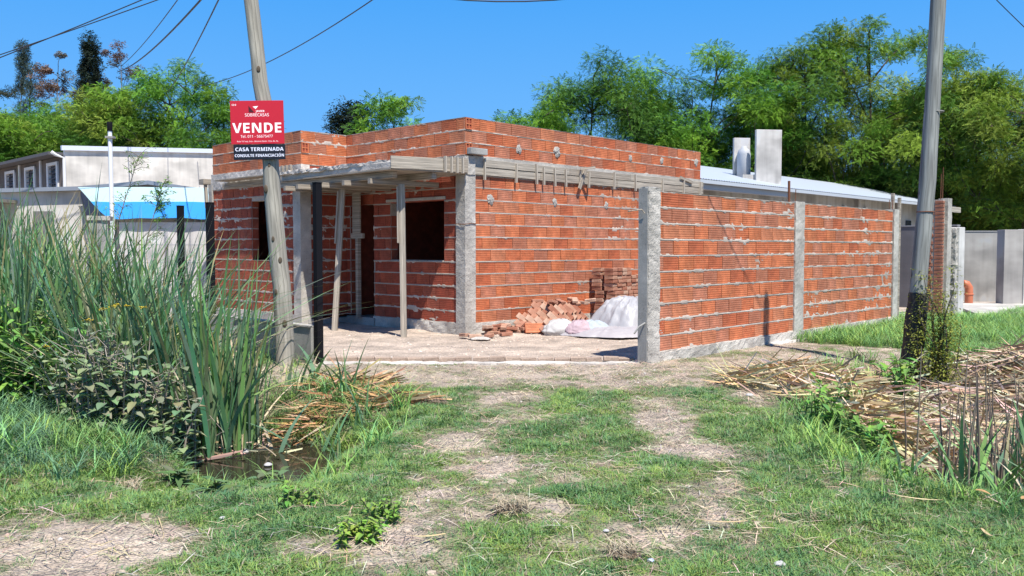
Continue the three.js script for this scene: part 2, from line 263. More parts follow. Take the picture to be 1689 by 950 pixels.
  const fg = new THREE.ExtrudeGeometry(rs, { depth: .1, bevelEnabled: false }); fg.rotateX(-Math.PI / 2); fg.translate(0, .02, 0); mesh('floor_slab', uvm(fg), MAT.smooth, house);

  // plinths
  mesh('plinth', roughBox(.2, 7.55, -.1, base + .004, -.16, .012, .012, .07, 3), MAT.rough, house);
  mesh('plinth', roughBox(-.03, .14, -.1, base + .004, -2.6, -.1, .02, .06, 4), MAT.rough, house);
  mesh('plinth', roughBox(-1.085, -.9, -.1, base + .03, -7.06, -3.55, .015, .07, 5), MAT.rough, house);
  mesh('door_step', roughBox(-.06, .16, -.05, .15, -3.45, -2.55, .008, .06, 6), MAT.smooth, house);

  // columns
  mesh('column', roughBox(-.035, .215, -.06, 2.78, -.2, .04, .007, .05, 7), MAT.rough, house);
  mesh('column', roughBox(-1.10, -.86, -.06, 2.78, -3.72, -3.46, .007, .06, 8), MAT.concrete, house);
  mesh('column', roughBox(-1.09, -.9, -.06, 2.9, -7.2, -7.04, .007, .07, 9), MAT.concrete, house);
  mesh('column_head', roughBox(-.06, .2, 2.783, 3.1, -.22, .055, .01, .05, 10), MAT.rough, house);
  // tie wire round the corner column
  mesh('tie_wire', tube([[-.045, 1.93, -.18], [-.048, 1.92, .05], [.1, 1.94, .053], [.225, 1.93, .05]], .007, 5), MAT.rust, house);

  // ring beam and its formwork along the side wall
  mesh('ring_beam', roughBox(.2, 7.55, 2.786, 3.117, -.16, .006, .006, .09, 11), MAT.concrete, house);
  let x = .22; const cuts = [.22, 2.75, 3.05, 5.2, 7.62];
  for (const [ya, yb, off, cc] of [[2.79, 2.925, 0, [.16, 1.9, 4.3, 5.9, 7.62]], [2.932, 3.07, 0, [.45, 2.75, 4.75, 7.0, 7.62]]])
    for (let i = 0; i < cc.length - 1; i++) mesh('formwork_board', bx(cc[i] + .006, cc[i + 1], ya + rr(-.006, .006), yb + rr(-.014, .006), .012 + rr(0, .006), .04, .004), pick([MAT.board, MAT.boardPale, MAT.board]), house);
  for (const bxx of [.42, 1.22, 1.78, 1.98, 2.3, 2.62, 3.05, 3.32, 4.15, 4.9, 5.9, 6.75, 7.45]) { const t = rr(-.02, .02), s = rr(.0, .05); mesh('batten', beam([bxx, 2.74 - s, .058], [bxx + t, 3.06 + rr(-.03, .03), .058], .03, .045), MAT.boardPale, house); }
  mesh('formwork_board', beam([3.0, 2.68, .08], [3.22, 3.11, .07], .03, .07), MAT.board, house);
  mesh('batten', beam([3.02, 3.07, .09], [3.22, 3.10, .3], .05, .04), MAT.boardPale, house);
  mesh('formwork_board', beam([6.6, 3.12, .06], [7.1, 3.03, .07], .02, .06), MAT.board, house);
  mesh('steel_bracket', bx(.02, .42, 3.13, 3.24, .03, .14, .01), MAT.smooth, house);
  // cement plugs where the scaffold went through
  for (const [px, py, s] of [[1.35, 3.33, .09], [2.42, 3.37, .12], [4.78, 3.42, .085], [5.95, 3.45, .09], [7.35, 3.5, .1], [.62, 2.38, .115], [2.35, 2.4, .09], [3.96, 2.38, .085]]) { const lump = (s, q, fz, k) => { const g = new THREE.IcosahedronGeometry(s, 4), p = g.attributes.position; for (let i = 0; i < p.count; i++) { const a = Math.atan2(p.getY(i), p.getX(i)), f = .55 + .75 * fbm(Math.cos(a) * 2 + px * 7, Math.sin(a) * 2 + k, 5, 3) + .35 * (fbm(p.getX(i) * 40 + px, p.getY(i) * 40 + p.getZ(i) * 20, 8, 3) - .5); p.setXYZ(i, p.getX(i) * f * .8, p.getY(i) * f * 1.05, p.getZ(i) * f * fz); } g.computeVertexNormals(); return uvm(g); }; const m = mesh('cement_plug', lump(s * .95, 1, .28, 3), MAT.rough, house); m.position.set(px, py, .0); }

  // beam over the projecting wing
  mesh('ring_beam', roughBox(-1.07, -.88, 2.786, 3.12, -7.1, -3.47, .012, .06, 12), MAT.lime, house);
  mesh('formwork_board', bx(-1.36, -1.085, 2.93, 2.96, -6.35, -4.35, .004), MAT.board, house);
  mesh('formwork_board', bx(-1.12, -1.085, 2.80, 2.90, -6.5, -4.3, .004), MAT.board, house);
  mesh('formwork_board', bx(-1.13, -1.085, 2.84, 3.02, -4.25, -3.75, .004), MAT.boardPale, house);
  for (const z of [-4.05, -3.9, -3.75]) mesh('batten', bx(-1.17, -1.13, 2.78, 3.12, z, z + .07, .004), MAT.board, house);
  mesh('formwork_board', bx(-1.2, -.95, 2.92, 3.04, -7.42, -7.2, .006), MAT.board, house);
  mesh('batten', beam([-1.12, 2.4, -7.22], [-1.12, 2.95, -7.27], .06, .06), MAT.board, house);

  // porch: deck boards, cast slab, joists and edge boards
  const poly = [[-1.34, -3.85], [-1.5, -.15], [-.17, .12], [-.04, .12], [-.04, -3.45], [-1.0, -3.45]].map(([a, b]) => new THREE.Vector2(a, -b));
  const dg = new THREE.ExtrudeGeometry(new THREE.Shape(poly), { depth: .025, bevelEnabled: false }); dg.rotateX(-Math.PI / 2); dg.translate(0, 2.782, 0); mesh('porch_deck', uvm(dg), MAT.board, house);
  const inner = [[-1.28, -3.8], [-1.42, -.22], [-.22, .03], [-.06, .03], [-.06, -3.44], [-1.0, -3.44]].map(([a, b]) => new THREE.Vector2(a, -b));
  const sg = new THREE.ExtrudeGeometry(new THREE.Shape(inner), { depth: .09, bevelEnabled: true, bevelSize: .012, bevelThickness: .01, bevelSegments: 1, steps: 1 }); sg.rotateX(-Math.PI / 2); sg.translate(0, 2.822, 0); mesh('porch_slab', uvm(sg), MAT.lime, house);
  { const g = roughBox(-1.4, -1.27, 2.90, 2.96, -3.75, -.3, .035, .04, 44); mesh('mortar_ridge', g, MAT.lime, house); }
  mesh('edge_board', beam([-1.5, 2.90, -.14], [-.55, 2.91, .05], .028, .2, .003), MAT.boardPale, house);
  mesh('edge_board', beam([-.545, 2.92, .055], [-.06, 2.92, .14], .026, .24, .003), MAT.board, house);
  for (const t of [.03, .3, .55, .8]) { const a = [lerp(-.54, -.1, t), 2.78, lerp(.085, .165, t)]; mesh('batten', beam(a, [a[0], 3.05, a[2]], .03, .05), MAT.boardPale, house); }
  mesh('joist', bx(-1.3, -1.2, 2.67, 2.778, -3.9, -.35, .006), MAT.board, house);
  mesh('joist', bx(-.7, -.6, 2.67, 2.778, -3.4, -.05, .006), MAT.board, house);
  for (const z of [-3.3, -2.75, -2.1, -1.4, -.75]) mesh('joist', beam([-1.55 + rr(-.08, .08), 2.625, z], [-.06, 2.625, z + .1], .09, .09, .006), pick([MAT.board, MAT.board]), house);
  mesh('lintel', bx(-.02, .03, 2.375, 2.43, -2.2, -.5, .006), MAT.concrete, house);
}
// timber props under the porch
function prop(label, a, b, top) {
  const t = thing('timber_prop', label, 'timber prop', a, 0, 'timber props under the porch slab');
  const d = [b[0] - a[0], b[1] - a[1], b[2] - a[2]]; mesh('post', beam([0, 0, 0], d, .1, .085, .008), MAT.boardPale, t);
  mesh('splice_board', beam([d[0] * .62 - .065, d[1] * .62, d[2] * .62 + .03], [d[0] * .985 - .065, d[1] * .985, d[2] * .985 + .03], .035, .09, .004), MAT.board, t); return t;
}
prop('slanting grey timber prop under the porch slab beside the doorway', [-3.24, -.02, -15.65], [-3.08, 2.58, -15.7]);
prop('upright grey timber prop in front of the porch window', [-1.83, -.02, -14.5], [-1.85, 2.58, -14.5]);
{ const t = thing('timber_prop', 'dim timber prop with a short head board standing in the doorway shade', 'timber prop', plot(10.05, .15, -13.95), TURN); mesh('post', bx(-.04, .04, 0, 1.55, -.04, .04, .005), MAT.board, t); mesh('head_board', bx(-.03, .03, 1.55, 1.65, -.2, .18, .005), MAT.board, t); mesh('splice_board', bx(-.05, -.01, 1.65, 2.45, -.12, .12, .005), MAT.board, t); }

// ---------------------------------------------------------------- boundary wall
{
  const X0 = 9.11, Z0 = -6.47, t = thing('boundary_wall', 'orange hollow-brick boundary wall with three concrete posts beside the entrance', 'wall', plot(X0, 0, Z0), TURN);
  const panel = (x, L, key) => { const w = layWall({ L, y0: .135, rows: 10, rowH: .2115, brickL: .375, key, joint: .024, smear: .62 }); const m = mesh('brick_panel', w.geo, MAT.mortar, t); m.position.set(x, 0, 0); hangBricks(m, w.bricks, MAT.clays, w.thick); };
  panel(.25, 3.93, 21); panel(4.5, 3.9, 22);
  const p0 = roughBox(0, .2, -.2, 2.27, -.09, .05, .003, .08, 31); mesh('post', p0, MAT.smooth, t);
  mesh('cement_render', roughBox(.012, .275, -.1, 2.29, -.085, .062, .014, .028, 32), MAT.rough, t);
  mesh('post', roughBox(4.17, 4.5, -.15, 2.27, -.17, .025, .01, .05, 33), MAT.concrete, t);
  mesh('post', roughBox(8.4, 8.66, -.15, 2.28, -.17, .03, .008, .05, 34), MAT.concrete, t);
  mesh('stake', bx(8.68, 8.76, -.1, 2.52, -.02, .03, .006), MAT.board, t); mesh('stake', bx(8.54, 8.6, 2.2, 2.6, -.1, -.04, .006), MAT.board, t);
  mesh('footing', roughBox(.2, 8.5, -.25, .137, -.2, .03, .025, .06, 35), MAT.rough, t);
  mesh('footing_edge', roughBox(3.2, 8.9, -.3, .02, -.1, .11, .03, .08, 36), MAT.lime, t);
  mesh('reinforcing_bar', tube([[4.14, 2.2, -.08], [4.13, 2.6, -.08]], .022, 6), MAT.rust, t);
  for (const [x, z] of [[4.3, -.05], [8.48, -.04], [8.52, -.12]]) mesh('reinforcing_bar', tube([[x, 2.2, z], [x + .01, 2.47, z]], .007, 5), MAT.rust, t);
  mesh('hooked_bar', tube([[-.2, .42, .0], [-.12, .5, .01], [.02, .55, .02]], .012, 5), MAT.smooth, t);
  mesh('tie_wire', tube([[-.02, 1.95, .02], [-.03, 2.0, -.02], [-.28, 1.97, -.05]], .008, 5), MAT.board, t);
}

// ---------------------------------------------------------------- entrance
{
  const t = thing('threshold', 'row of bricks on edge set in a pale concrete strip across the entrance', 'threshold', [-.4, 0, -11.2]);
  const dusty = [M(.52, .40, .33, { map: TX.soil }), M(.58, .45, .37, { map: TX.soil })]; mesh('concrete_strip', roughBox(-2.1, 2.05, -.12, .018, -.06, .16, .018, .07, 41), MAT.lime, t);
  for (let i = 0; i < 19; i++) { const m = mesh('brick', brickSolid(i % 3), dusty[i % 2], t); m.position.set(-1.95 + i * .215 + rr(-.01, .01), .035 + rr(-.012, .008), -.13 + rr(-.015, .015)); m.rotation.set(rr(-.05, .05), rr(-.05, .05), rr(-.05, .05)); m.scale.x = .86; }
}
function brickSolid(v) { // common brick 24 x 11 x 6 cm with knocked corners
  return brickCache['solid' + v] ??= (() => { const g = new RoundedBoxGeometry(.235, .06, .11, 1, .008), p = g.attributes.position; for (let i = 0; i < p.count; i++) { const q = (a) => (hash(Math.round(p.getX(i) * 60), Math.round(p.getY(i) * 60) + v * 13, Math.round(p.getZ(i) * 60) + a) - .5) * .007; p.setXYZ(i, p.getX(i) + q(1), p.getY(i) + q(2), p.getZ(i) + q(3)); } g.computeVertexNormals(); return uvm(g); })();
}
// black steel posts of the coming fence and the precast panel between them
function steelPost(label, lx, lz, h, w = .1) { const [x, , z] = plot(lx, 0, lz), t = thing('steel_post', label, 'post', [x, gh(x, z) - .05, z], TURN, 'black steel posts along the street front'); mesh('shaft', bx(-w / 2, w / 2, 0, h, -w / 2, w / 2, .006), MAT.black, t); mesh('cap', bx(-w / 2 - .004, w / 2 + .004, h, h + .012, -w / 2 - .004, w / 2 + .004, .003), MAT.black, t); }
steelPost('tall black square steel post at the end of the grey concrete panel', 6.26, -9.57, 2.4, .09);
steelPost('black square steel post standing next to the wing of the brick house', 6.26, -12.5, 2.25);
steelPost('black square steel post rising from the reeds in front of the blue tarpaulin', 6.26, -13.5, 2.23, .09);
{
  const t = thing('concrete_panel', 'low smooth grey precast concrete panel behind the leaning wooden pole', 'panel', plot(6.24, 0, -9.64), TURN);
  mesh('slab', bx(-.05, .03, -.15, .47, -2.0, 0, .008), MAT.smooth, t); mesh('slab', bx(-.05, .03, -.15, .5, -3.9, -2.02, .008), MAT.smooth, t); mesh('coping', bx(-.07, .05, .472, .5, -2.0, 0, .004), MAT.concrete, t);
}

// ---------------------------------------------------------------- loose bricks, sacks
const brickG = 'bricks heaped against the side wall';
function looseBrick(pos, rot, label, group, v) { const m = mesh('loose_brick', brickSolid(v % 3), MAT.solid[v % 5]); m.position.set(...pos); m.rotation.set(...rot); m.scale.setScalar(.9); tag(m, label, 'brick', group); return m; }
{
  // slumped heap: leaning rows of bricks on edge, rising towards the wall (plot coordinates)
  let v = 0;
  for (let row = 0; row < 4; row++) for (let k = 0; k < 3 + (row < 2 ? 1 : 0); k++) {
    const n = 12 - row * 2 - (k > 2 ? 5 : 0);
    for (let i = 0; i < n; i++) { const lx = 11.15 + i * .115 + row * .15 + k * .02 + rr(-.012, .012), lz = -10.0 - k * .23 - row * .06 + rr(-.015, .015), y = .06 + row * .11 + k * .02; const P = plot(lx, y, lz); looseBrick(P, [Math.PI / 2 * 0 + rr(-.08, .08), TURN + Math.PI / 2 + rr(-.12, .12), 1.15 + rr(-.16, .16)].map((q, j) => (j === 0 ? q + 1.2 : j === 2 ? rr(-.08, .08) : q)), 'weathered common brick lying in the slumped heap against the side wall', brickG, v++); }
  }
  for (let i = 0; i < 16; i++) { const P = plot(11.6 + rr(0, 1.3),   .5 + rr(-.04, .05), -10.45 + rr(-.3, .25)); looseBrick(P, [rr(-.25, .25), rr(0, 3), rr(-.25, .25)], 'weathered common brick lying in the slumped heap against the side wall', brickG, v++); }
  for (let i = 0; i < 22; i++) { const a = rr(0, 1), P = [lerp(-.5, .3, a) + rr(-.15, .15), .04 + (i % 3) * .05, lerp(-15.0, -15.3, a) + rr(-.2, .2)]; looseBrick(P, [rr(-.2, .2), rr(0, 3), rr(-.25, .25)], 'brick lying loose on the bare earth beside the slumped heap', 'loose bricks on the yard', v++); }
  for (const [x, z, a] of [[-.62, -14.2, .3], [-.38, -14.3, 1.2], [-.1, -14.55, .5], [-.8, -14.4, 2.2]]) looseBrick([x, .05, z], [rr(-.1, .1), a, rr(-.1, .1)], 'single brick lying at the foot of the corner column', 'bricks at the foot of the column', v++);
  // tidy stack: courses of bricks end-on
  for (let c = 0; c < 14; c++) for (let i = 0; i < 8; i++) for (let d = 0; d < (i === 0 ? 2 : 1); d++) {
    if (c > 11 && i > 3) continue; if (c < 5 && i > 2) continue;
    const P = plot(13.62 + i * .155 + rr(-.01, .01), .09 + c * .076, -10.42 - d * .3 - (c > 7 ? .05 : 0) + rr(-.015, .015)); const m = looseBrick(P, [0, TURN + Math.PI / 2 + rr(-.04, .04), 0], 'brick in the tidy stack behind the white plastic sheeting', 'bricks stacked behind the sheeting', v++); m.scale.set(1, 1.18, 1.28);
  }
}
{ // one hollow block on the ground
  const t = thing('hollow_block', 'single bright orange hollow clay block lying in front of the brick heap', 'brick', [.42, .11, -15.05], .18); const m = mesh('block', groovedBrick(.36, .18, .12, 6, 2), MAT.clays[3], t); m.rotation.x = -.5; m.position.set(-.18, -.08, 0); 
  const n = mesh('end_face', bx(-.004, 0, .01, .17, -.115, -.01), MAT.claysRed[0], t); n.rotation.x = -.5; n.position.set(-.18, -.08, 0);
}
function cloth(nx, nz, fn) { const pos = [], uv = [], idx = []; for (let j = 0; j <= nz; j++) for (let i = 0; i <= nx; i++) { const p = fn(i / nx, j / nz); pos.push(...p); uv.push(p[0], p[2]); } for (let j = 0; j < nz; j++) for (let i = 0; i < nx; i++) { const a = j * (nx + 1) + i, b = a + nx + 1; idx.push(a, b, a + 1, a + 1, b, b + 1); } const g = new THREE.BufferGeometry(); g.setAttribute('position', new THREE.Float32BufferAttribute(pos, 3)); g.setAttribute('uv', new THREE.Float32BufferAttribute(uv, 2)); g.setIndex(idx); g.computeVertexNormals(); return g; }
function sack(name, label, cat, at, sx, sy, sz, mat, k, fold = .5, turn = 0, group) { // a slumped sack: closed lump with folds, flat where it lies
  const g = new THREE.SphereGeometry(1, 56, 36), p = g.attributes.position;
  for (let i = 0; i < p.count; i++) { let x = p.getX(i), y = p.getY(i), z = p.getZ(i); const a = Math.atan2(z, x); const f = 1 + .22 * (fbm(x * 2 + k, z * 2 + y * 2, k, 3) - .5) + fold * .16 * (Math.abs(fbm(a * 3.2 + y * 1.5 + k, y * 2.6, k + 9, 3) - .5) * 2 - .25); x *= f; z *= f; y *= f; if (y < -.35) y = -.35 + (y + .35) * .08; const e = .75 + .25 * Math.min(1, (1 - Math.abs(y))); p.setXYZ(i, Math.sign(x) * Math.pow(Math.abs(x), .8) * sx * e, (y + .38) * sy, Math.sign(z) * Math.pow(Math.abs(z), .8) * sz * e); }
  g.computeVertexNormals(); const m = mesh(name, uvm(g), mat); m.position.set(...at); m.rotation.y = turn; tag(m, label, cat, group); return m;
}
const sheetMat = M(.37, .37, .395, { roughness: .45 }), sackMat = M(.42, .41, .41, { roughness: .7 });
function drape(label, at, rx, ry, rz, k, mat, folds = 11) { // film thrown over a mound: radial folds, ragged hem on the ground
  const nr = 34, na = 150, pos = [], uv = [], idx = [];
  for (let j = 0; j <= nr; j++) for (let i = 0; i <= na; i++) {
    const r = j / nr, a = (i % na) / na * 2 * Math.PI, hem = 1 + .25 * (fbm(Math.cos(a) * 1.6 + k, Math.sin(a) * 1.6, k, 3) - .5) * 2, x = Math.cos(a) * r * hem * rx, z = Math.sin(a) * r * hem * rz;
    const ph = a * folds + 5 * fbm(x * 3 + k, z * 3, k + 4, 3), ridge = (1 - Math.abs(Math.sin(ph))) ** 2 * .5 + Math.abs(fbm(x * 9 + k * 3, z * 9 + r * 4, k + 7, 3) - .5) * 1.5;
    const y = ry * (1 - r ** 3.2) * (.82 + .36 * fbm(x * 2.2 + k, z * 2.2, k + 2, 3)) + ridge * .1 * Math.min(1, r * 2.2) * (1 - .75 * r ** 6) * Math.min(1, ry * 2.5);
    pos.push(x, y, z); uv.push(x, z);
  }
  for (let j = 0; j < nr; j++) for (let i = 0; i < na; i++) { const a = j * (na + 1) + i, b = a + na + 1; idx.push(a, a + 1, b, a + 1, b + 1, b); }
  const g = new THREE.BufferGeometry(); g.setAttribute('position', new THREE.Float32BufferAttribute(pos, 3)); g.setAttribute('uv', new THREE.Float32BufferAttribute(uv, 2)); g.setIndex(idx); g.computeVertexNormals(); const m = mesh('plastic_sheeting', g, mat); m.position.set(...at); return tag(m, label, 'sheeting');
}
drape('crumpled white plastic sheeting draped over a mound of building material', [2.25, .0, -15.4], .95, .6, .75, 3, sheetMat, 8);
drape('flat grey-white plastic sheet spread on the ground before the draped mound', [1.8, .01, -14.75], .95, .14, .4, 5, M(.36, .34, .36, { roughness: .5 }), 7);
sack('cement_sack', 'empty white paper sack lying left of the sheeting beside the orange block', 'sack', [.86, -.01, -14.95], .34, .2, .2, sackMat, 7, 1.6, .2);
sack('cement_sack', 'white sack with faint pink print lying between two other sacks', 'sack', [1.17, -.01, -14.8], .26, .2, .18, M(.44, .33, .37, { roughness: .7 }), 8, 1.8, -.1);
sack('cement_sack', 'pale blue and white sack lying against the plastic sheeting', 'sack', [1.42, -.01, -14.85], .32, .2, .2, M(.37, .42, .47, { roughness: .7 }), 9, 1.6, .1);
sack('paper_bag', 'torn brown paper bag at the front of the sacks', 'bag', [1.33, 0, -14.62], .18, .07, .08, M(.36, .22, .15), 12, 1, 0);
sack('dark_bag', 'crumpled dark blue bag on the heap beside the white sheeting', 'bag', [1.22, .12, -15.1], .17, .09, .12, M(.08, .10, .13, { roughness: .6 }), 13, 2.6, 0);
sack('rubbish_scrap', 'small white scrap of plaster at the foot of the corner column', 'rubble', [-.52, 0, -14.12], .17, .035, .1, MAT.lime, 14, 2, 0);

// ---------------------------------------------------------------- utility poles and the sign
const poleMat = M(.46, .45, .42, { map: TX.pole }), poleMat2 = M(.34, .37, .39, { map: TX.pole }), tarMat = M(.045, .045, .05, { map: TX.bark, roughness: .75 });
function poleGeo(pts, sides = 14, wob = .012, k = 1) { const n = 26, P = [], r = []; const cv = new THREE.CatmullRomCurve3(pts.map((p) => new THREE.Vector3(p[0], p[1], p[2]))); for (let i = 0; i <= n; i++) { const t = i / n, v = cv.getPoint(t); v.x += (fbm(t * 9, k, k, 2) - .5) * wob * 2; P.push(v); r.push(lerp(pts[0][3], pts[pts.length - 1][3], t) * (1 + (fbm(t * 14, k + 3, k + 2, 2) - .5) * .12)); } const g = tube(P, r, sides); return g; }
{
  const t = thing('utility_pole', 'weathered grey wooden utility pole leaning to one side behind the red sign', 'pole', [-2.9, 0, -11.0]);
  mesh('shaft', poleGeo([[.0, -.3, 0, .125], [-.05, .8, 0, .12], [-.17, 2.42, 0, .1], [-.28, 3.5, 0, .09], [-.44, 5.0, 0, .085], [-.58, 6.2, 0, .075]], 14, .03, 2), poleMat, t);
  for (const [x, y, a, s] of [[-.02, .55, .3, .035], [-.04, .95, -.5, .03], [-.09, 1.35, .5, .032], [-.11, 1.62, -.1, .026], [-.17, 2.25, -.4, .04], [-.2, 2.55, .45, .028], [-.3, 3.75, .2, .03]]) { const k = mesh('knot', new THREE.SphereGeometry(s, 10, 8), M(.16, .13, .10, { map: TX.bark }), t); const rad = lerp(.125, .075, (y + .3) / 6.5); k.scale.set(.8, 1.4, .45); k.position.set(x + Math.sin(a) * rad * .98, y, Math.cos(a) * rad * .98); k.rotation.y = a; }
  const u = thing('utility_pole', 'smooth pale grey utility pole with a blackened foot beside the thorny bush', 'pole', [4.93, -.35, -10.6]);
  mesh('shaft', poleGeo([[0, -.2, 0, .105], [.08, 1.3, 0, .1], [.17, 2.7, 0, .092], [.25, 4.87, 0, .085], [.32, 6.75, 0, .08]], 16, .006, 5), poleMat2, u);
  mesh('tarred_foot', poleGeo([[0, -.2, 0, .145], [.02, .4, 0, .128], [.085, 1.22, 0, .112], [.09, 1.3, 0, .106]], 16, .02, 8), tarMat, u);
  mesh('strap', tube(Array.from({ length: 13 }, (_, i) => { const a = i / 12 * 2 * Math.PI; return [.245 + Math.cos(a) * .092, 3.52, Math.sin(a) * .092]; }), .008, 5, false), MAT.smooth, u);
  mesh('strap', tube(Array.from({ length: 13 }, (_, i) => { const a = i / 12 * 2 * Math.PI; return [.15 + Math.cos(a) * .1, 2.3, Math.sin(a) * .1]; }), .007, 5, false), MAT.rust, u);
}
{
  const t = thing('sale_sign', 'red and black for-sale board with white lettering nailed to the leaning pole', 'sign', [-3.19, 2.98, -10.86], .05); t.rotation.z = .02;
  const cv = (w, h, draw) => { const c = document.createElement('canvas'); c.width = w; c.height = h; draw(c.getContext('2d'), w, h); const x = new THREE.CanvasTexture(c); x.colorSpace = THREE.SRGBColorSpace; return x; };
  const red = cv(660, 540, (g, w, h) => {
    g.fillStyle = '#c41a30'; g.fillRect(0, 0, w, h); g.fillStyle = '#fff'; g.textAlign = 'center';
    g.font = 'bold 30px sans-serif'; g.fillText('CI·0', 48, 60);
    g.fillStyle = '#4a0d18'; g.beginPath(); g.moveTo(228, 62); g.lineTo(228, 148); g.lineTo(300, 148); g.closePath(); g.fill(); g.fillStyle = '#fff'; g.beginPath(); g.moveTo(280, 72); g.lineTo(350, 66); g.lineTo(316, 104); g.closePath(); g.fill();
    g.font = 'bold 34px sans-serif'; g.fillText('JAVIER', 372, 142); g.font = '52px sans-serif'; g.fillText('SOBRECASAS', 330, 196);
    g.font = 'bold 172px sans-serif'; g.save(); g.translate(330, 400); const m = g.measureText('VENDE').width || 560; g.scale(620 / m, 1); g.fillText('VENDE', 0, 0); g.restore();
    g.font = '46px sans-serif'; g.fillText('Tel. 011 - 56675477', 320, 462); g.font = '24px sans-serif'; g.fillText('Ruta 197 esq. Irún - Moreno Oeste - Pcia. Bs. As.', 330, 516);
  });
  const blk = cv(660, 190, (g, w, h) => { g.fillStyle = '#0c1020'; g.fillRect(0, 0, w, h); g.fillStyle = '#eef'; g.textAlign = 'center'; for (const [s, f, y, k] of [['CASA TERMINADA', 'bold 66px sans-serif', 82, 625], ['CONSULTE FINANCIACIÓN', 'bold 50px sans-serif', 156, 640]]) { g.font = f; g.save(); g.translate(330, y); const m = g.measureText(s).width || 600; g.scale(k / m, 1); g.fillText(s, 0, 0); g.restore(); } });
  const face = (w, h, map) => new THREE.PlaneGeometry(w, h);
  const a = mesh('red_board', bx(-.33, .33, -.17, .37, -.012, .0, .003), M(.5, .02, .04), t); const f = mesh('lettering', face(.656, .536), M(1, 1, 1, { map: red, roughness: .5 }), a); f.position.set(0, .1, .0025);
  const b = mesh('black_board', bx(-.305, .335, -.365, -.175, -.014, -.002, .003), M(.01, .012, .02), t); const q = mesh('lettering', face(.636, .186), M(1, 1, 1, { map: blk, roughness: .5 }), b); q.position.set(.015, -.27, .0005);
}
// overhead lines
const wireMat = M(.03, .03, .035, { roughness: .6 });
function wire(label, a, b, sag, r = .008) { const P = []; for (let i = 0; i <= 24; i++) { const t = i / 24; P.push([lerp(a[0], b[0], t), lerp(a[1], b[1], t) - sag * 4 * t * (1 - t), lerp(a[2], b[2], t)]); } const m = mesh('overhead_cable', tube(P, r, 5), wireMat); tag(m, label, 'cable'); }
wire('sagging overhead cable strung between the two utility poles', [-3.43, 5.3, -11], [5.2, 6.15, -10.6], 1.12, .009);
wire('upper one of two cables crossing the sky above the dark conifers', [-22, 2.9, -20], [-4, 8.7, -20], .25, .012);
wire('lower one of two cables crossing the sky above the dark conifers', [-22, 2.45, -20.3], [-4, 9.25, -20.3], .3, .013);
wire('thick cable running from the leaning pole to the far trees', [-3.42, 5.2, -11], [-14.5, 8.0, -32], .25, .017);
wire('thin cable beside the thick one running to the far trees', [-3.42, 5.75, -11], [-14.4, 8.2, -32], .2, .010);
wire('cable dropping steeply from the leaning pole behind the white house', [-3.42, 5.2, -11], [-11.9, 6.9, -30], .15, .012);
wire('cable crossing behind the leaning pole towards the green tree', [-2.2, 6.3, -16], [-10.8, 7.1, -30], .3, .012);
wire('thin cable leaving the pale pole on its far side', [5.2, 5.2, -10.6], [9.2, 3.2, -12.6], .1, .006);

// ---------------------------------------------------------------- neighbours beyond the boundary wall
{
  const t = thing('neighbour_house', 'long low house with a white sheet-metal roof behind the brick boundary wall', 'house', plot(18.0, 0, -11.5), TURN);
  const roofM = M(.43, .475, .53, { roughness: .4, metalness: .1 }), wallM = M(.52, .52, .53, { map: TX.plaster });
  const tilt = .25; // corrugated sheets laid up the slope
  for (let i = 0; i < 20; i++) { const x0 = i * 1.0, n = 8, pos = [], idx = []; for (let k = 0; k <= n * 2; k++) { const x = x0 + k / (n * 2) * .996, y = (k % 2) * .022; for (const [z, yy] of [[0, 0], [-4.2, 4.2 * tilt]]) { pos.push(x, 3.22 + yy + y, z); } } for (let k = 0; k < n * 2; k++) { const a = k * 2; idx.push(a, a + 2, a + 1, a + 1, a + 2, a + 3); } const g = new THREE.BufferGeometry(); g.setAttribute('position', new THREE.Float32BufferAttribute(pos, 3)); g.setIndex(idx); g.computeVertexNormals(); mesh('roof_sheet', g, roofM, t); }
  mesh('roof_underside', beam([0, 3.17, -.02], [19.9, 3.17, -.02], .04, .09), M(.43, .475, .53), t);
  const ug = new THREE.BoxGeometry(19.9, .03, 4.3); ug.rotateX(Math.atan(tilt)); ug.translate(9.95, 3.69, -2.1); mesh('roof_lining', uvm(ug), M(.43, .475, .53), t);
  mesh('wall', bx(.2, 19.6, -.1, 3.32, -1.1, -.95), wallM, t); mesh('wall', bx(.1, .25, -.1, 3.3, -4.2, -1.12), wallM, t); mesh('wall', bx(.2, 19.6, -.1, 4.1, -4.2, -4.0), wallM, t);
  mesh('porch_beam', bx(.1, 5.4, 2.98, 3.12, -.25, -.1, .01), M(.40, .42, .45), t);
  mesh('window', bx(17.0, 17.5, 2.0, 2.6, -.94, -.9), M(.05, .06, .08, { roughness: .2 }), t);
  for (const x of [11.2, 13.0]) { const v = mesh('vent', new THREE.CylinderGeometry(.14, .14, .08, 14), M(.7, .7, .7), t); v.rotation.x = Math.PI / 2; v.position.set(x, 2.85, -.91); }
  mesh('pilaster', bx(12.1, 12.5, 0, 3.2, -.949, -.8), wallM, t); mesh('pilaster', bx(15.6, 16.1, 0, 3.2, -.949, -.75), wallM, t);
}
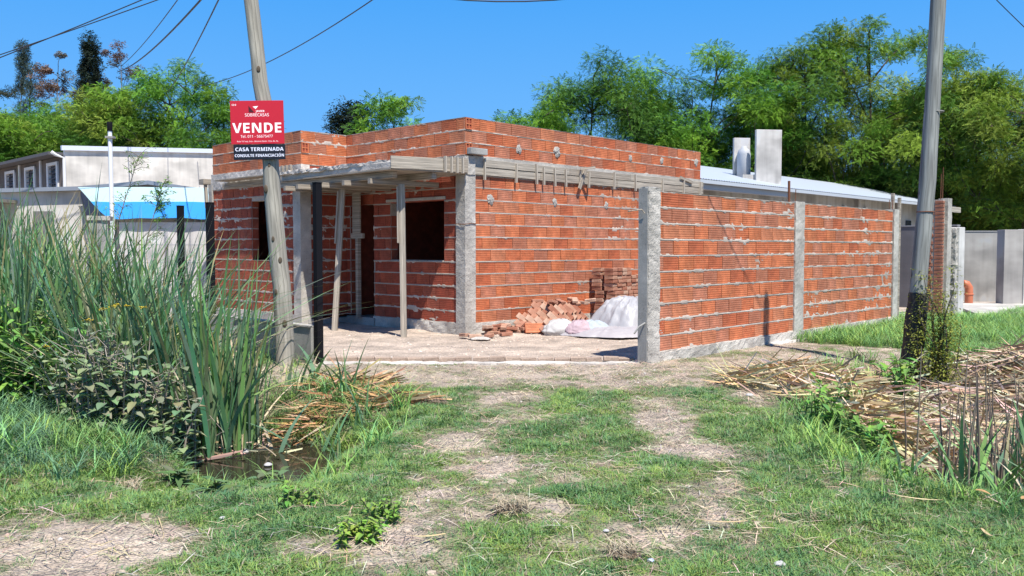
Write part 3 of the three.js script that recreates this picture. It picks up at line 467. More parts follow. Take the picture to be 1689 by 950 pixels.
{
  const t = thing('water_tank_tower', 'whitewashed open concrete housing around a round water tank above the metal roof', 'water tank', [7.35, 3.3, -26], .12); t.scale.x = .82;
  const w = M(.55, .54, .54, { map: TX.plaster });
  mesh('front_slab', bx(-.2, .76, .0, 1.72, .25, .37, .01), w, t); mesh('side_slab', bx(-.62, .0, .0, 1.58, -.62, -.5, .01), w, t); mesh('base_slab', bx(-.64, .72, .25, .4, -.75, .245), w, t);
  const tk = new THREE.LatheGeometry([[0, .4], [.24, .4], [.24, 1.05], [.2, 1.18], [.1, 1.25], [.09, 1.3], [0, 1.3]].map(([a, b]) => new THREE.Vector2(a, b)), 20); tk.translate(-.34, 0, -.3); mesh('tank', tk, M(.42, .43, .45, { roughness: .7 }), t);
}
{
  const t = thing('gate_pillar', 'unfinished dark brick gate pillar with a pale concrete post and rusty bars on top', 'pillar', plot(19.66, 0, -6.2), TURN);
  mesh('core', bx(.01, .3, -.1, 2.55, -.34, -.03), MAT.mortar, t);
  for (let r = 0; r < 32; r++) for (let k = 0; k < 2; k++) { const m = mesh('brick', brickSolid(r % 3), MAT.solid[2], t); m.position.set(.045, .04 + r * .079, -.1 - k * .19); m.rotation.y = r % 2 && k ? 0 : Math.PI / 2; m.scale.set(.72, 1.1, .9); }
  mesh('post', roughBox(.15, .42, -.1, 2.58, -.16, .03, .008, .08, 61), MAT.concrete, t); mesh('plank', bx(.43, 1.25, 2.3, 2.42, -.08, -.04, .005), MAT.boardPale, t);
  for (const [x, z, h] of [[.08, -.1, 3.1], [.2, -.1, 3.25], [.12, -.25, 3.0]]) mesh('reinforcing_bar', tube([[x, 2.5, z], [x + .01, h, z]], .008, 5), MAT.rust, t);
  const u = thing('gate_pillar', 'whitewashed rendered gate pillar beside the unfinished brick one', 'pillar', plot(20.35, 0, -6.15), TURN);
  mesh('shaft', bx(.06, .42, -.1, 1.97, -.3, .05, .012), M(.68, .68, .70, { map: TX.plaster }), u); mesh('rough_edge', roughBox(-.12, .07, -.1, 1.95, -.28, .02, .03, .05, 62), MAT.rough, u);
}
{
  const t = thing('party_wall', 'dark grey rendered garden wall seen between the boundary wall and the brick pillar', 'wall', plot(23, 0, -6.9), TURN); mesh('face', bx(-.1, .1, -.1, 2.06, -9, 0), M(.13, .13, .15, { map: TX.plaster }), t); mesh('coping', bx(-.12, .12, 2.062, 2.09, -9, .0), M(.25, .25, .26), t);
  const u = thing('garden_wall', 'smooth mid-grey rendered wall behind the terracotta pipe', 'wall', [12.6, 0, -24.4]); mesh('face', bx(-.4, 6, -.1, 1.98, -.1, .1), M(.36, .36, .36, { map: TX.plaster }), u); mesh('coping', bx(-.4, 6, 1.982, 2.0, -.12, .12), M(.42, .42, .42), u);
  const v = thing('gate_pier', 'broad grey rendered pier with a small blue plaque in front of the garden wall', 'pier', [12.75, 0, -22.3]); mesh('shaft', bx(0, .5, -.1, 1.99, -.35, 0, .01), M(.40, .39, .39, { map: TX.plaster }), v); mesh('lit_strip', bx(.503, .9, -.1, 2.0, -.3, .03, .01), M(.7, .7, .7, { map: TX.plaster }), v); mesh('plaque', bx(.53, .75, .25, .8, .032, .045), M(.22, .42, .62), v);  // paler strip beside the shaft: sunlight on the pier put into its colour
  const p = thing('drain_pipe', 'terracotta plastic pipe bend rising from the paving beside the white pillar', 'pipe', [12.0, 0, -22.6]); mesh('pipe', tube([[.02, -.05, 0], [.02, .35, 0], [.015, .48, 0], [-.04, .56, 0], [-.14, .58, 0]], .1, 14), M(.52, .16, .08, { roughness: .5 }), p); mesh('collar', new THREE.TorusGeometry(.1, .02, 8, 18).rotateX(Math.PI / 2).translate(.02, .3, 0), M(.48, .15, .08), p);
  const s = new THREE.Shape([[10.3, 19.1], [16, 19.3], [16, 22.2], [11.6, 22.9]].map(([x, z]) => new THREE.Vector2(x, z))); const g = new THREE.ExtrudeGeometry(s, { depth: .05, bevelEnabled: false }); g.rotateX(-Math.PI / 2); g.translate(0, .02, 0); struct('pavement', uvm(g), M(.62, .60, .58, { map: TX.concrete }));
  const s2 = new THREE.Shape([[17.85, 6.5], [19.6, 6.3], [19.6, 6.9], [17.85, 6.9]].map(([x, z]) => { const q = plot(x, 0, -z); return new THREE.Vector2(q[0], -q[2]); })); const g2 = new THREE.ExtrudeGeometry(s2, { depth: .07, bevelEnabled: false }); g2.rotateX(-Math.PI / 2); g2.translate(0, .03, 0); struct('pavement', uvm(g2), M(.62, .60, .58, { map: TX.concrete }));
}
// ---------------------------------------------------------------- neighbours on the other side
{
  const t = thing('white_house', 'white rendered house with three barred windows in its brown side wall', 'house', [-14.46, 0, -28], TURN);
  const white = M(.80, .785, .76, { map: TX.plaster }), trim = M(.66, .72, .82), brown = M(.20, .165, .15, { map: TX.concrete }), frame = M(.72, .72, .72);
  const wg = (x0, x1, z0, z1, ya, yb) => { const s = new THREE.Shape([[x0, -.1], [x1, -.1], [x1, yb], [x0, ya]].map(([a, b]) => new THREE.Vector2(a, b))); const g = new THREE.ExtrudeGeometry(s, { depth: z1 - z0, bevelEnabled: false }); g.translate(0, 0, z0); return uvm(g); };
  mesh('wall', wg(0, 11, -.15, 0, 4.68, 5.35), white, t); mesh('edge_trim', beam([-.12, 4.74, .03], [11, 5.42, .03], .12, .15), trim, t);
  const open = [[.6, 1.65], [2.85, 3.95], [5.05, 6.2]]; let z = 0; const seg = [];
  for (const [a, b] of open) { seg.push([z, a]); z = b; } seg.push([z, 9.5]);
  for (const [a, b] of seg) mesh('wall', bx(0, .15, -.1, 4.5, -b - .0, -a - (a === 0 ? .16 : 0)), brown, t);
  for (const [a, b] of open) { mesh('wall', bx(0, .15, -.1, 3.4, -b + .002, -a - .002), brown, t); mesh('wall', bx(0, .15, 4.36, 4.5, -b + .002, -a - .002), brown, t);
    const w = mesh('window', bx(.07, .09, 3.4, 4.36, -b, -a), M(.03, .035, .05, { roughness: .15 }), t);
    for (const q of [bx(-.05, .06, 4.26, 4.36, -b, -a), bx(-.05, .06, 3.4, 3.5, -b, -a), bx(-.052, .062, 3.4, 4.36, -b, -b + .14), bx(-.052, .062, 3.4, 4.36, -a - .14, -a)]) mesh('frame', q, frame, w);
    for (let k = 1; k < 5; k++) mesh('bar', bx(-.02, .0, 3.48 + k * .17, 3.505 + k * .17, -b + .1, -a - .1), M(.1, .1, .12), w); mesh('bar', bx(-.02, .0, 3.48, 4.28, -(a + b) / 2 - .015, -(a + b) / 2 + .015), M(.1, .1, .12), w); }
  for (const q of [2.25, 4.5, 7.0]) mesh('pilaster', bx(-.05, -.002, -.1, 4.5, -q - .12, -q), frame, t);
  mesh('roof', bx(-.45, 11, 4.52, 4.62, -9.6, -.17), M(.10, .10, .11), t); mesh('downpipe', tube([[-.42, 4.6, .02], [-.3, 4.5, .06], [-.06, 4.42, .08], [-.06, 0, .08]], .05, 8), frame, t);
}
{
  const t = thing('shed', 'low grey-white rendered shed with a dark roof edge behind the reeds', 'shed', [-11, 0, -22]); const w = M(.60, .585, .57, { map: TX.plaster });
  const top = [[-5, 2.86], [0, 2.99], [1.8, 3.14], [4.6, 2.72]];
  const s = new THREE.Shape([[-5, -.1], [4.6, -.1], ...top.slice().reverse()].map(([a, b]) => new THREE.Vector2(a, b))); const g = new THREE.ExtrudeGeometry(s, { depth: .15, bevelEnabled: false }); g.translate(0, 0, -.15); mesh('wall', uvm(g), w, t);
  for (let i = 0; i < 3; i++) mesh('roof_edge', beam([top[i][0], top[i][1] + .03, .02], [top[i + 1][0], top[i + 1][1] + .03, .02], .3, .1), M(.22, .25, .30), t);
  mesh('recess', bx(-1.2, -.7, 1.5, 2.45, .002, .03), M(.17, .165, .16), t);
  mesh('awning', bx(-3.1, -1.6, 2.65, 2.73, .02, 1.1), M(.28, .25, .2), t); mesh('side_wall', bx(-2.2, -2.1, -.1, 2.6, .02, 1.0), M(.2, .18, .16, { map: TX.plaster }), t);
  const b = thing('block_wall', 'low white block wall under the hanging blue tarpaulin', 'wall', [-9.25, 0, -20.3]); mesh('face', bx(0, 3.7, -.1, 2.12, -.15, 0), M(.66, .65, .66, { map: TX.plaster }), b);
  for (let i = 0; i < 3; i++) mesh('joint_band', bx(0, 3.7, .75 + i * .42, .765 + i * .42, .001, .005), M(.5, .49, .5), b);
  const tg = (u0, u1) => cloth(50, 14, (u, v0) => { const v = lerp(u0, u1, v0), left = lerp(-10.95, -9.4, v ** .9), x = lerp(left, -5.7, u), sc = .02 * Math.sin(u * 26 + v * 3) * v * (.4 + vnoise(u * 6, v * 2, 3)) + .06 * (fbm(u * 5, v * 3, 8, 3) - .5); return [x, lerp(3.03, 2.19, v) - .1 * Math.sin(Math.PI * v) + sc * .6 + .02 * Math.sin(u * 5), lerp(-21.8, -20.15, v) + sc]; });
  const q = thing('tarpaulin', 'blue tarpaulin with a pale upper band stretched from the shed roof', 'tarpaulin', [0, 0, 0]); mesh('pale_band', tg(0, .36), M(.38, .53, .57, { roughness: .5 }), q); mesh('blue_sheet', tg(.36, 1), M(.03, .25, .60, { roughness: .45 }), q); mesh('shade_sheet', bufGeo([-10.9, 2.98, -21.78, -9.42, 2.13, -20.18, -10.3, 2.08, -21.0, -10.9, 2.98, -21.78, -10.3, 2.08, -21.0, -10.75, 2.1, -21.78]), M(.03, .036, .065, { roughness: .6 }), q);  // near-black sheet added for the shaded interior under the tarpaulin side
  const p = thing('white_mast', 'slender white pipe mast with a black cap in front of the tarpaulin', 'mast', [-7.87, 0, -17]); mesh('pipe', tube([[0, -.1, 0], [-.02, 3.8, 0]], [.044, .04], 10), M(.78, .8, .82, { roughness: .5 }), p); mesh('cap', tube([[-.02, 3.8, 0], [-.02, 3.98, 0]], .05, 10), MAT.black, p); mesh('clamp', bx(-.09, .06, 3.66, 3.7, -.07, .07, .005), MAT.smooth, p);
  const m = thing('meter_pillar', 'small grey concrete pillar standing among the reeds under the tarpaulin corner', 'pillar', [-7.65, 0, -16], .3); mesh('shaft', roughBox(-.16, .16, -.1, 2.02, -.15, .15, .01, .08, 77), MAT.smooth, m); mesh('cap', roughBox(-.19, .2, 2.02, 2.1, -.18, .18, .012, .08, 78), MAT.concrete, m);
}

// ---------------------------------------------------------------- trees
const V3 = (x, y, z) => new THREE.Vector3(x, y, z);
function sprayGeo(kind) { // a leaf spray about 1 unit long
  const P = []; const tri = (a, b, c) => P.push(...a, ...b, ...c); const leaf = (x, y, z, dx, dy, dz, w) => { const l = Math.hypot(dx, dz) || 1, sx = -dz / l * w, sz = dx / l * w; tri([x, y, z], [x + dx * .5 + sx, y + dy * .5, z + dz * .5 + sz], [x + dx, y + dy, z + dz]); tri([x, y, z], [x + dx, y + dy, z + dz], [x + dx * .5 - sx, y + dy * .5 - .02, z + dz * .5 - sz]); };
  if (kind === 'pinnate') { for (let i = 0; i < 5; i++) { const t = .1 + i * .2, y = -.22 * t * t; for (const s of [-1, 1]) leaf(t, y, 0, .16, -.04, s * (.3 - .04 * i), .07); } leaf(.95, -.2, 0, .3, -.1, .0001, .08); }
  else if (kind === 'round') { for (let i = 0; i < 6; i++) { const a = i * 2.4, r = .25 + .1 * (i % 3); leaf(Math.cos(a) * .15, (i % 3) * .12 - .1, Math.sin(a) * .15, Math.cos(a) * r, .05 * (i % 2 ? 1 : -1), Math.sin(a) * r, .14); } }
  else { for (let i = 0; i < 7; i++) { const a = i * .9; leaf(i * .09, 0, 0, .28, .18 * Math.cos(a), .22 * Math.sin(a) + .01, .035); } }
  const g = new THREE.BufferGeometry(); g.setAttribute('position', new THREE.Float32BufferAttribute(P, 3)); g.computeVertexNormals(); return g;
}
const SPRAY = { pinnate: sprayGeo('pinnate'), round: sprayGeo('round'), needle: sprayGeo('needle') };
const barkM = M(.13, .11, .085, { map: TX.bark }), barkPale = M(.30, .27, .23, { map: TX.bark });
const leafMat = leafM(1, 1, 1);
function tree(name, label, group, at, o) {
  R = rng(o.seed); const t = thing(name, label, 'tree', at, rr(0, 6.28), group), { h, r, base, clumps, per, size, tones, kind = 'pinnate', shape = 'round', flat = .5, bark = barkM, tr = .14, droop = .1, cr = [.7, 1.25] } = o;
  const wood = [], top = V3(rr(-.04, .04) * h, h * .93, rr(-.04, .04) * h), mid = V3(rr(-.03, .03) * h, h * .45, rr(-.03, .03) * h);
  const cv = new THREE.CatmullRomCurve3([V3(0, -.3, 0), V3(mid.x * .3, h * .2, mid.z * .3), mid, top]); const tp = []; const n = 9; for (let i = 0; i <= n; i++) tp.push(cv.getPoint(i / n)); wood.push(tube(tp, tp.map((_, i) => lerp(tr, .025, (i / n) ** .8)), 7));
  const mats = [], cols = [], q = new THREE.Quaternion(), e = new THREE.Euler(), c = new THREE.Color();
  const spots = [], nodes = []; for (let i = 2; i <= n; i++) nodes.push(tp[i].clone());
  for (let k = 0; k < clumps; k++) {
    let p; const a = rr(0, 6.28);
    if (shape === 'cone') { const f = Math.pow(R(), .8), y = lerp(base, h, f); const rad = r * (1 - f * .93) * Math.sqrt(rr(.25, 1)); p = V3(Math.cos(a) * rad, y, Math.sin(a) * rad); }
    else if (shape === 'column') { const f = R(), y = lerp(base, h, f), rad = r * Math.pow(Math.sin(Math.PI * clamp(f * .9 + .08)), .5) * Math.sqrt(rr(.2, 1)); p = V3(Math.cos(a) * rad, y, Math.sin(a) * rad); }
    else if (shape === 'tier') { const lev = Math.floor(rr(0, o.tiers)), f = (lev + .5) / o.tiers, rad = r * (1 - f * .45) * Math.sqrt(rr(.1, 1)); p = V3(Math.cos(a) * rad, lerp(base, h, f) + rr(-.15, .15), Math.sin(a) * rad); }
    else { const u = rr(-1, 1), s = Math.sqrt(1 - u * u), d = Math.cbrt(rr(.18, 1)); const y = lerp(base, h, .5 + .5 * u * d); p = V3(Math.cos(a) * s * d * r * rr(.85, 1.1), y + rr(-.2, .2), Math.sin(a) * s * d * r * rr(.85, 1.1)); }
    spots.push(p);
  }
  spots.sort((a, b) => Math.hypot(a.x, a.z) - Math.hypot(b.x, b.z));
  for (const p of spots) {
    let s0 = nodes[0], best = 1e9; for (const q of nodes) { const d = q.distanceTo(p) + Math.max(0, q.y + .35 - p.y) * 3; if (d < best) { best = d; s0 = q; } }
    const m1 = s0.clone().lerp(p, .5).add(V3(rr(-.15, .15), rr(-.15, .25), rr(-.15, .15))), L = s0.distanceTo(p), far = Math.hypot(p.x, p.z) / r; nodes.push(p);
    const bc = new THREE.CatmullRomCurve3([s0, m1, p]); wood.push(tube([0, .25, .5, .75, 1].map((x) => bc.getPoint(x)), [1, .9, .8, .7, .6].map((x) => x * lerp(.05, .018, clamp(far)) * (tr / .15)), 4, false));
    const R0 = rr(...cr) * (o.clumpR ?? 1), tone = pick(tones), br = rr(.75, 1.25);
    for (let i = 0; i < per; i++) {
      const th = rr(0, 6.28), u = rr(-1, 1), s = Math.sqrt(1 - u * u), d = Math.cbrt(R()) * R0; const x = p.x + Math.cos(th) * s * d, y = p.y + u * d * flat - droop * (s * d) ** 2, z = p.z + Math.sin(th) * s * d;
      e.set(rr(-.9, .9), -th + rr(-1.2, 1.2), rr(-.8, .7)); q.setFromEuler(e); const sc = size * rr(.65, 1.3); mats.push(new THREE.Matrix4().compose(V3(x, y, z), q, V3(sc, sc, sc)));
      const b = br * rr(.75, 1.25); cols.push(c.setRGB(tone[0] * b, tone[1] * b, tone[2] * b).clone());
    }
  }
  mesh('trunk', merge(wood), bark, t);
  const im = new THREE.InstancedMesh(SPRAY[kind], leafMat, mats.length); im.name = 'crown'; im.castShadow = im.receiveShadow = true; mats.forEach((m, i) => { im.setMatrixAt(i, m); im.setColorAt(i, cols[i]); }); im.userData.kind = 'stuff'; t.add(im); return t;
}
const G1 = [[.13, .30, .03], [.16, .33, .03], [.095, .235, .03], [.18, .34, .03]], G2 = [[.10, .235, .03], [.07, .18, .03], [.125, .265, .03]], G3 = [[.205, .305, .035], [.155, .285, .03], [.22, .30, .04], [.115, .235, .035]];
const px = (x, d) => (x - 844.5) / 1419 * d, py = (y, d) => 1.5 + (410 - y) / 1419 * d;
const grpR = 'row of feathery green trees behind the houses';
[
  [880, 182, 34, 1.9, G1, 'low bushy fine-leaved tree at the end of the tree row behind the brick parapet', 101],
  [985, 105, 38, 2.3, G2, 'dark green feathery tree next to the low bushy one behind the brick parapet', 102],
  [1085, 130, 42, 2.4, G2, 'feathery tree filling the gap between two taller ones above the brick parapet', 103],
  [1165, 78, 40, 3.0, G1, 'tall spreading feathery tree with a flat crown above the water tank housing', 104],
  [1262, 150, 44, 2.3, G1, 'slimmer see-through tree directly behind the water tank housing', 105],
  [1335, 72, 40, 2.7, G3, 'yellowish green feathery tree next to the tallest crown', 106],
  [1432, 42, 39, 3.2, G3, 'tallest tree of the row with an airy yellow-green crown beside the pale pole', 107],
  [1530, 140, 43, 2.8, G1, 'tree with a broad crown directly behind the pale pole', 108],
  [1612, 118, 37, 2.6, G3, 'feathery tree rising behind the unfinished gate pillar', 109],
  [1690, 105, 35, 2.9, G3, 'wide yellow-green tree behind the rendered gate pier', 110],
].forEach(([x, y, d, r, tones, label, s]) => { const h = py(y, d); tree('acacia_tree', label, grpR, [px(x, d), 0, -d], { seed: s, h, r: r * 1.4, base: h * .2, clumps: 128, per: 215, size: .22, tones, flat: .72, droop: .04, tr: .15, cr: [.5, 1.0] }); });
// undergrowth below the row
for (let i = 0; i < 15; i++) { R = rng(300 + i); const d = rr(43, 48), x = px(860 + i * 62, d); tree('understorey_shrub', 'dense dark shrub filling the shade below the feathery tree row', 'dark shrubs below the tree row', [x, 0, -d], { seed: 320 + i, h: rr(4.2, 5.6), r: rr(2.2, 2.8), base: .4, clumps: 40, per: 80, size: .38, tones: G2, kind: 'round', flat: .7 }); }
const grpL = 'bright green trees behind the white house';
[[300, 120, 46, 3.6, G1, 'broad bright green tree towering behind the white house roof', 121], [205, 150, 45, 2.9, G3, 'yellow-green tree beside the dark cypress behind the white house', 122], [372, 178, 45, 2.2, G2, 'lower green tree behind the sign and the end of the white house', 123], [120, 178, 50, 2.8, G1, 'green tree in front of the brown-leaved gum tree', 124], [28, 190, 44, 2.7, G1, 'low bright green tree behind the barred windows', 125], [-45, 175, 44, 2.7, G3, 'bright tree at the far end of the barred house', 126]]
  .forEach(([x, y, d, r, tones, label, s]) => { const h = py(y, d); tree('locust_tree', label, grpL, [px(x, d), 0, -d], { seed: s, h, r: r * 1.45, base: h * .18, clumps: 125, per: 200, size: .25, tones, flat: .7, droop: .05, tr: .16, cr: [.55, 1.1] }); });
for (let i = 0; i < 8; i++) { R = rng(400 + i); const d = rr(47, 51), x = px(-20 + i * 58, d); tree('understorey_shrub', 'leafy green shrub behind the roof of the white house', 'green shrubs behind the white house', [x, 0, -d], { seed: 420 + i, h: rr(6.6, 8), r: rr(2.5, 3), base: .5, clumps: 40, per: 70, size: .46, tones: G1, kind: 'round', flat: .7 }); }
const DK = [[.022, .042, .026], [.03, .05, .03], [.018, .035, .022]], BR = [[.21, .135, .105], [.17, .115, .085], [.12, .105, .07]], BL = [[.075, .11, .09], [.06, .095, .08]];
tree('cypress_tree', 'dark columnar cypress standing among the brown-leaved gum trees', undefined, [px(156, 72), 0, -72], { seed: 141, h: py(68, 72), r: 1.0, base: 2, clumps: 120, per: 80, size: .36, cr: [.35, .75], tones: DK, kind: 'round', shape: 'column', flat: 1.3 });
tree('gum_tree', 'brown-leaved gum tree on the open side of the dark cypress', undefined, [px(106, 74), 0, -74], { seed: 142, h: py(90, 74), r: 2.2, base: 9, clumps: 34, per: 60, size: .36, cr: [.4, .9], tones: BR, kind: 'round', flat: .6, bark: barkPale });
tree('gum_tree', 'brown-leaved gum tree between the dark cypress and the broad green tree', undefined, [px(204, 75), 0, -75], { seed: 143, h: py(70, 75), r: 2.5, base: 8, clumps: 38, per: 60, size: .36, cr: [.4, .9], tones: BR, kind: 'round', flat: .6, bark: barkPale });
tree('araucaria_tree', 'tall narrow blue-green conifer with short drooping branches', undefined, [px(46, 78), 0, -78], { seed: 144, h: py(74, 78), r: .85, base: 5, clumps: 80, per: 60, size: .42, tones: BL, cr: [.3, .7], kind: 'needle', shape: 'cone', flat: 1.0, bark: barkPale });
tree('araucaria_tree', 'shorter blue-green conifer leaning out beside the tall narrow one', undefined, [px(62, 76), 0, -76], { seed: 145, h: py(112, 76), r: 1.0, base: 5, clumps: 44, per: 50, size: .42, tones: BL, cr: [.3, .7], kind: 'needle', shape: 'cone', flat: 1.0 });
tree('cedar_tree', 'flat-topped dark cedar with tiered branches', undefined, [px(10, 74), 0, -74], { seed: 146, h: py(128, 74), r: 3.6, base: 6.5, clumps: 46, per: 90, size: .42, tones: [[.05, .065, .03], [.025, .04, .025]], kind: 'needle', shape: 'tier', tiers: 4, flat: .22 });
tree('pine_tree', 'dark little conifer showing just above the brick parapet', 'dark conifers above the parapet', [px(571, 70), 0, -70], { seed: 151, h: py(178, 70), r: 1.3, base: 4, clumps: 60, per: 60, size: .5, tones: DK, kind: 'round', shape: 'column', flat: 1.2 });
tree('pine_tree', 'dark little conifer showing just above the brick parapet', 'dark conifers above the parapet', [px(587, 70), 0, -70], { seed: 152, h: py(186, 70), r: 1.1, base: 4, clumps: 50, per: 60, size: .5, tones: DK, kind: 'round', shape: 'column', flat: 1.2 });
tree('locust_tree', 'airy green tree showing above the middle of the brick parapet', undefined, [px(648, 60), 0, -60], { seed: 153, h: py(158, 60), r: 2.6, base: 6, clumps: 46, per: 56, size: .45, tones: G1, flat: .5 });
{ const t = thing('far_house', 'small pale roof glimpsed through a gap in the green trees', 'house', [px(85, 58), 0, -58], .3); mesh('wall', bx(-1.6, 1.6, 0, 7.9, -2, 0), M(.6, .6, .62), t); const s = new THREE.Shape([[-1.9, 7.9], [1.9, 7.9], [0, 9.1]].map(([a, b]) => new THREE.Vector2(a, b))); const g = new THREE.ExtrudeGeometry(s, { depth: 2.4, bevelEnabled: false }); g.translate(0, .005, -2.2); mesh('roof', g, M(.62, .66, .72), t); }

// ---------------------------------------------------------------- low vegetation
function blade(out, cl, at, dir, len, w, bend, color, segs = 4, tipc, lean = 0, twist = 0) { // folded grass blade
  const [x, y, z] = at, dx = Math.cos(dir), dz = Math.sin(dir), sx = -Math.sin(dir + twist), sz = Math.cos(dir + twist); let prev = null;
  for (let i = 0; i <= segs; i++) {
    const t = i / segs, o = bend * len * t * t + lean * len * t, hgt = len * t * (1 - .35 * bend * t - .3 * lean * lean), ww = w * (1 - t ** 2.2) * (.55 + .45 * Math.min(1, t * 3)), c = [x + dx * o, y + hgt, z + dz * o];
    const a = [c[0] - sx * ww, c[1], c[2] - sz * ww], b = [c[0] + sx * ww, c[1], c[2] + sz * ww]; const k = tipc ? color.map((v, j) => lerp(v, tipc[j], t * t)) : color;
    if (prev) { if (i < segs) { out.push(...prev.a, ...prev.b, ...b, ...prev.a, ...b, ...a); for (const q of [prev.k, prev.k, k, prev.k, k, k]) cl.push(...q); } else { out.push(...prev.a, ...prev.b, ...c); cl.push(...prev.k, ...prev.k, ...k); } } prev = { a, b, k };
  }
}
function bufGeo(P, C) { const g = new THREE.BufferGeometry(); g.setAttribute('position', new THREE.Float32BufferAttribute(P, 3)); if (C) g.setAttribute('color', new THREE.Float32BufferAttribute(C, 3)); g.computeVertexNormals(); return g; }
const vLeaf = leafM(1, 1, 1, { vertexColors: true, roughness: .6, specularIntensity: .5 }), vDry = M(1, 1, 1, { vertexColors: true, roughness: .9 });
// lawn: tufts scattered by the thousand
R = rng(500);
function tuft(n, len, w, spread, bend) { const P = [], C = []; for (let i = 0; i < n; i++) { const b = rr(.75, 1.2); blade(P, C, [rr(-spread, spread), -.004, rr(-spread, spread)], rr(0, 6.28), len * rr(.5, 1.15), w * rr(.7, 1.2), rr(.3, 1.2) * bend, [b, b, b * rr(.8, 1.1)], 3); } return bufGeo(P, C); }
function scatter(name, geo, mat, list, label, category) { const im = new THREE.InstancedMesh(geo, mat, list.length), q = new THREE.Quaternion(), c = new THREE.Color(); list.forEach((p, i) => { q.setFromEuler(new THREE.Euler(p.rx ?? 0, p.ry, p.rz ?? 0, 'YXZ')); im.setMatrixAt(i, new THREE.Matrix4().compose(V3(p.x, p.y, p.z), q, V3(p.s, p.s * (p.sy ?? 1), p.s))); im.setColorAt(i, c.setRGB(...p.c)); }); im.name = numbered(name); im.castShadow = im.receiveShadow = true; tag(im, label, category, null, 'stuff'); scene.add(im); return im; }
const gTones = [[.195, .36, .095], [.235, .395, .095], [.155, .315, .11], [.29, .41, .10], [.165, .335, .13]], dryTones = [[.44, .36, .24], [.54, .45, .31], [.36, .29, .2], [.58, .5, .37]];
const inView = (x, z, m = .4) => Math.abs(x) < -z * .6 + m && z < -3.4;
{
  const short = [], long = [], straw = [];
  const put = (n, zn, zf) => { for (let i = 0; i < n; i++) { const z = -Math.sqrt(rr(zn * zn, zf * zf)), x = rr(-1, 1) * (-z * .6 + .3); if (inPlot(x, z)) continue; const b = bare(x, z), dl = ditchL(x, z), dr = ditchR(x, z); const wet = 1 - sstep(.5, .9, dl); if (R() < b * .88 + .04 || wet > .5 || dr < .55) { continue; }
    const shade = fbm(x * 2.3, z * 2.3, 77, 3), tone = pick(gTones), dry = R() < .1 + .22 * clamp(b); const c = dry ? pick(dryTones).map((v) => v * .8) : [tone[0] * (.8 + .9 * (shade - .3)), tone[1] * (.85 + .5 * (shade - .3)), tone[2]];
    const lush = clamp((.55 - b) * 1.3) ; short.push({ x, y: gh(x, z), z, ry: rr(0, 6.28), s: rr(.6, 1.0) * (.6 + .75 * lush), sy: rr(.7, 1.2), c }); } };
  put(70000, 3.5, 8); put(40000, 8, 13);
  for (let i = 0; i < 46000; i++) { const z = -Math.sqrt(rr(12, 520)), x = rr(-1, 1) * (-z * .6 + .3); if (inPlot(x, z)) continue; const dl = ditchL(x, z), dr = ditchR(x, z), lx = TC * x - TS * z, lz = TS * x + TC * z; let p = 0;
    if (x < -1.0) p = Math.max(p, .9 * (1 - sstep(.1, .75, Math.abs(dl - 1.0))) * (z < -5.2 ? 1 : 0), .9 * sstep(-2.2, -3.4, x) * sstep(-5.0, -6.0, z)); if (x > 2) p = Math.max(p, .45 * (1 - sstep(.1, .45, Math.abs(dr - 1.25)))); if (lx > 13.2 && lz > -6.6 && dr > .7) p = Math.max(p, .95); p *= 1 - clamp(bare(x, z) - .3);
    if (dl < .7 && x > -3.3) continue; if (x > -2.7 && x < -1.1 && z < -5.6 && z > -7.2 && R() < .85) continue; if (lx > 20.2 && lz < -5.6) continue; if (R() > p) continue; const tone = pick(gTones); const nz = fbm(x * 1.9, z * 1.9, 91, 3), damp = sstep(-1.4, -2.6, x) * (nz > .5 ? 1 : .35) * (R() < .7 ? 1 : 0), k = rr(.7, 1.3) * (.8 + .5 * nz); long.push({ x, y: gh(x, z), z, ry: rr(0, 6.28), s: rr(.45, 1.2) * (.65 + .8 * nz), c: [lerp(tone[0], .115, damp) * k, lerp(tone[1], .225, damp) * k, lerp(tone[2], .125, damp) * k] }); }
  for (let i = 0; i < 17000; i++) { const z = -Math.sqrt(rr(12, 135)), x = rr(-1, 1) * (-z * .6 + .3); if (inPlot(x, z) && R() < .9) continue; const b = bare(x, z); if (R() > .22 + .5 * clamp(b) || ditchL(x, z) < .6) continue; straw.push({ x, y: gh(x, z) + rr(.004, .022), z, ry: rr(0, 6.28), rz: rr(-.12, .12), rx: rr(-.3, .3), s: rr(.5, 1.5), c: pick(dryTones).map((v) => v * rr(.8, 1.15)) }); }
  scatter('grass', tuft(12, .062, .0027, .055, 1.5), vLeaf, short, 'short patchy green lawn growing over the driveway', 'grass');
  scatter('grass', tuft(13, .23, .0042, .07, 1.15), vLeaf, long, 'long soft green grass along the ditches and the wall', 'grass');
  const sp = [], sc = []; for (let i = 0; i < 4; i++) { const P = [], C = []; blade(P, C, [0, 0, 0], 0, rr(.07, .14), .0022, .1, [1, 1, 1], 3); const g = bufGeo(P, C); g.rotateZ(-Math.PI / 2 + rr(-.1, .1)); g.rotateY(i * 1.7); g.translate(rr(-.05, .05), rr(0, .01), rr(-.05, .05)); sp.push(g); }
  scatter('straw_litter', mergeGeometries(sp), vDry, straw, 'dry straw bits scattered over the bare earth and the lawn', 'straw');
}
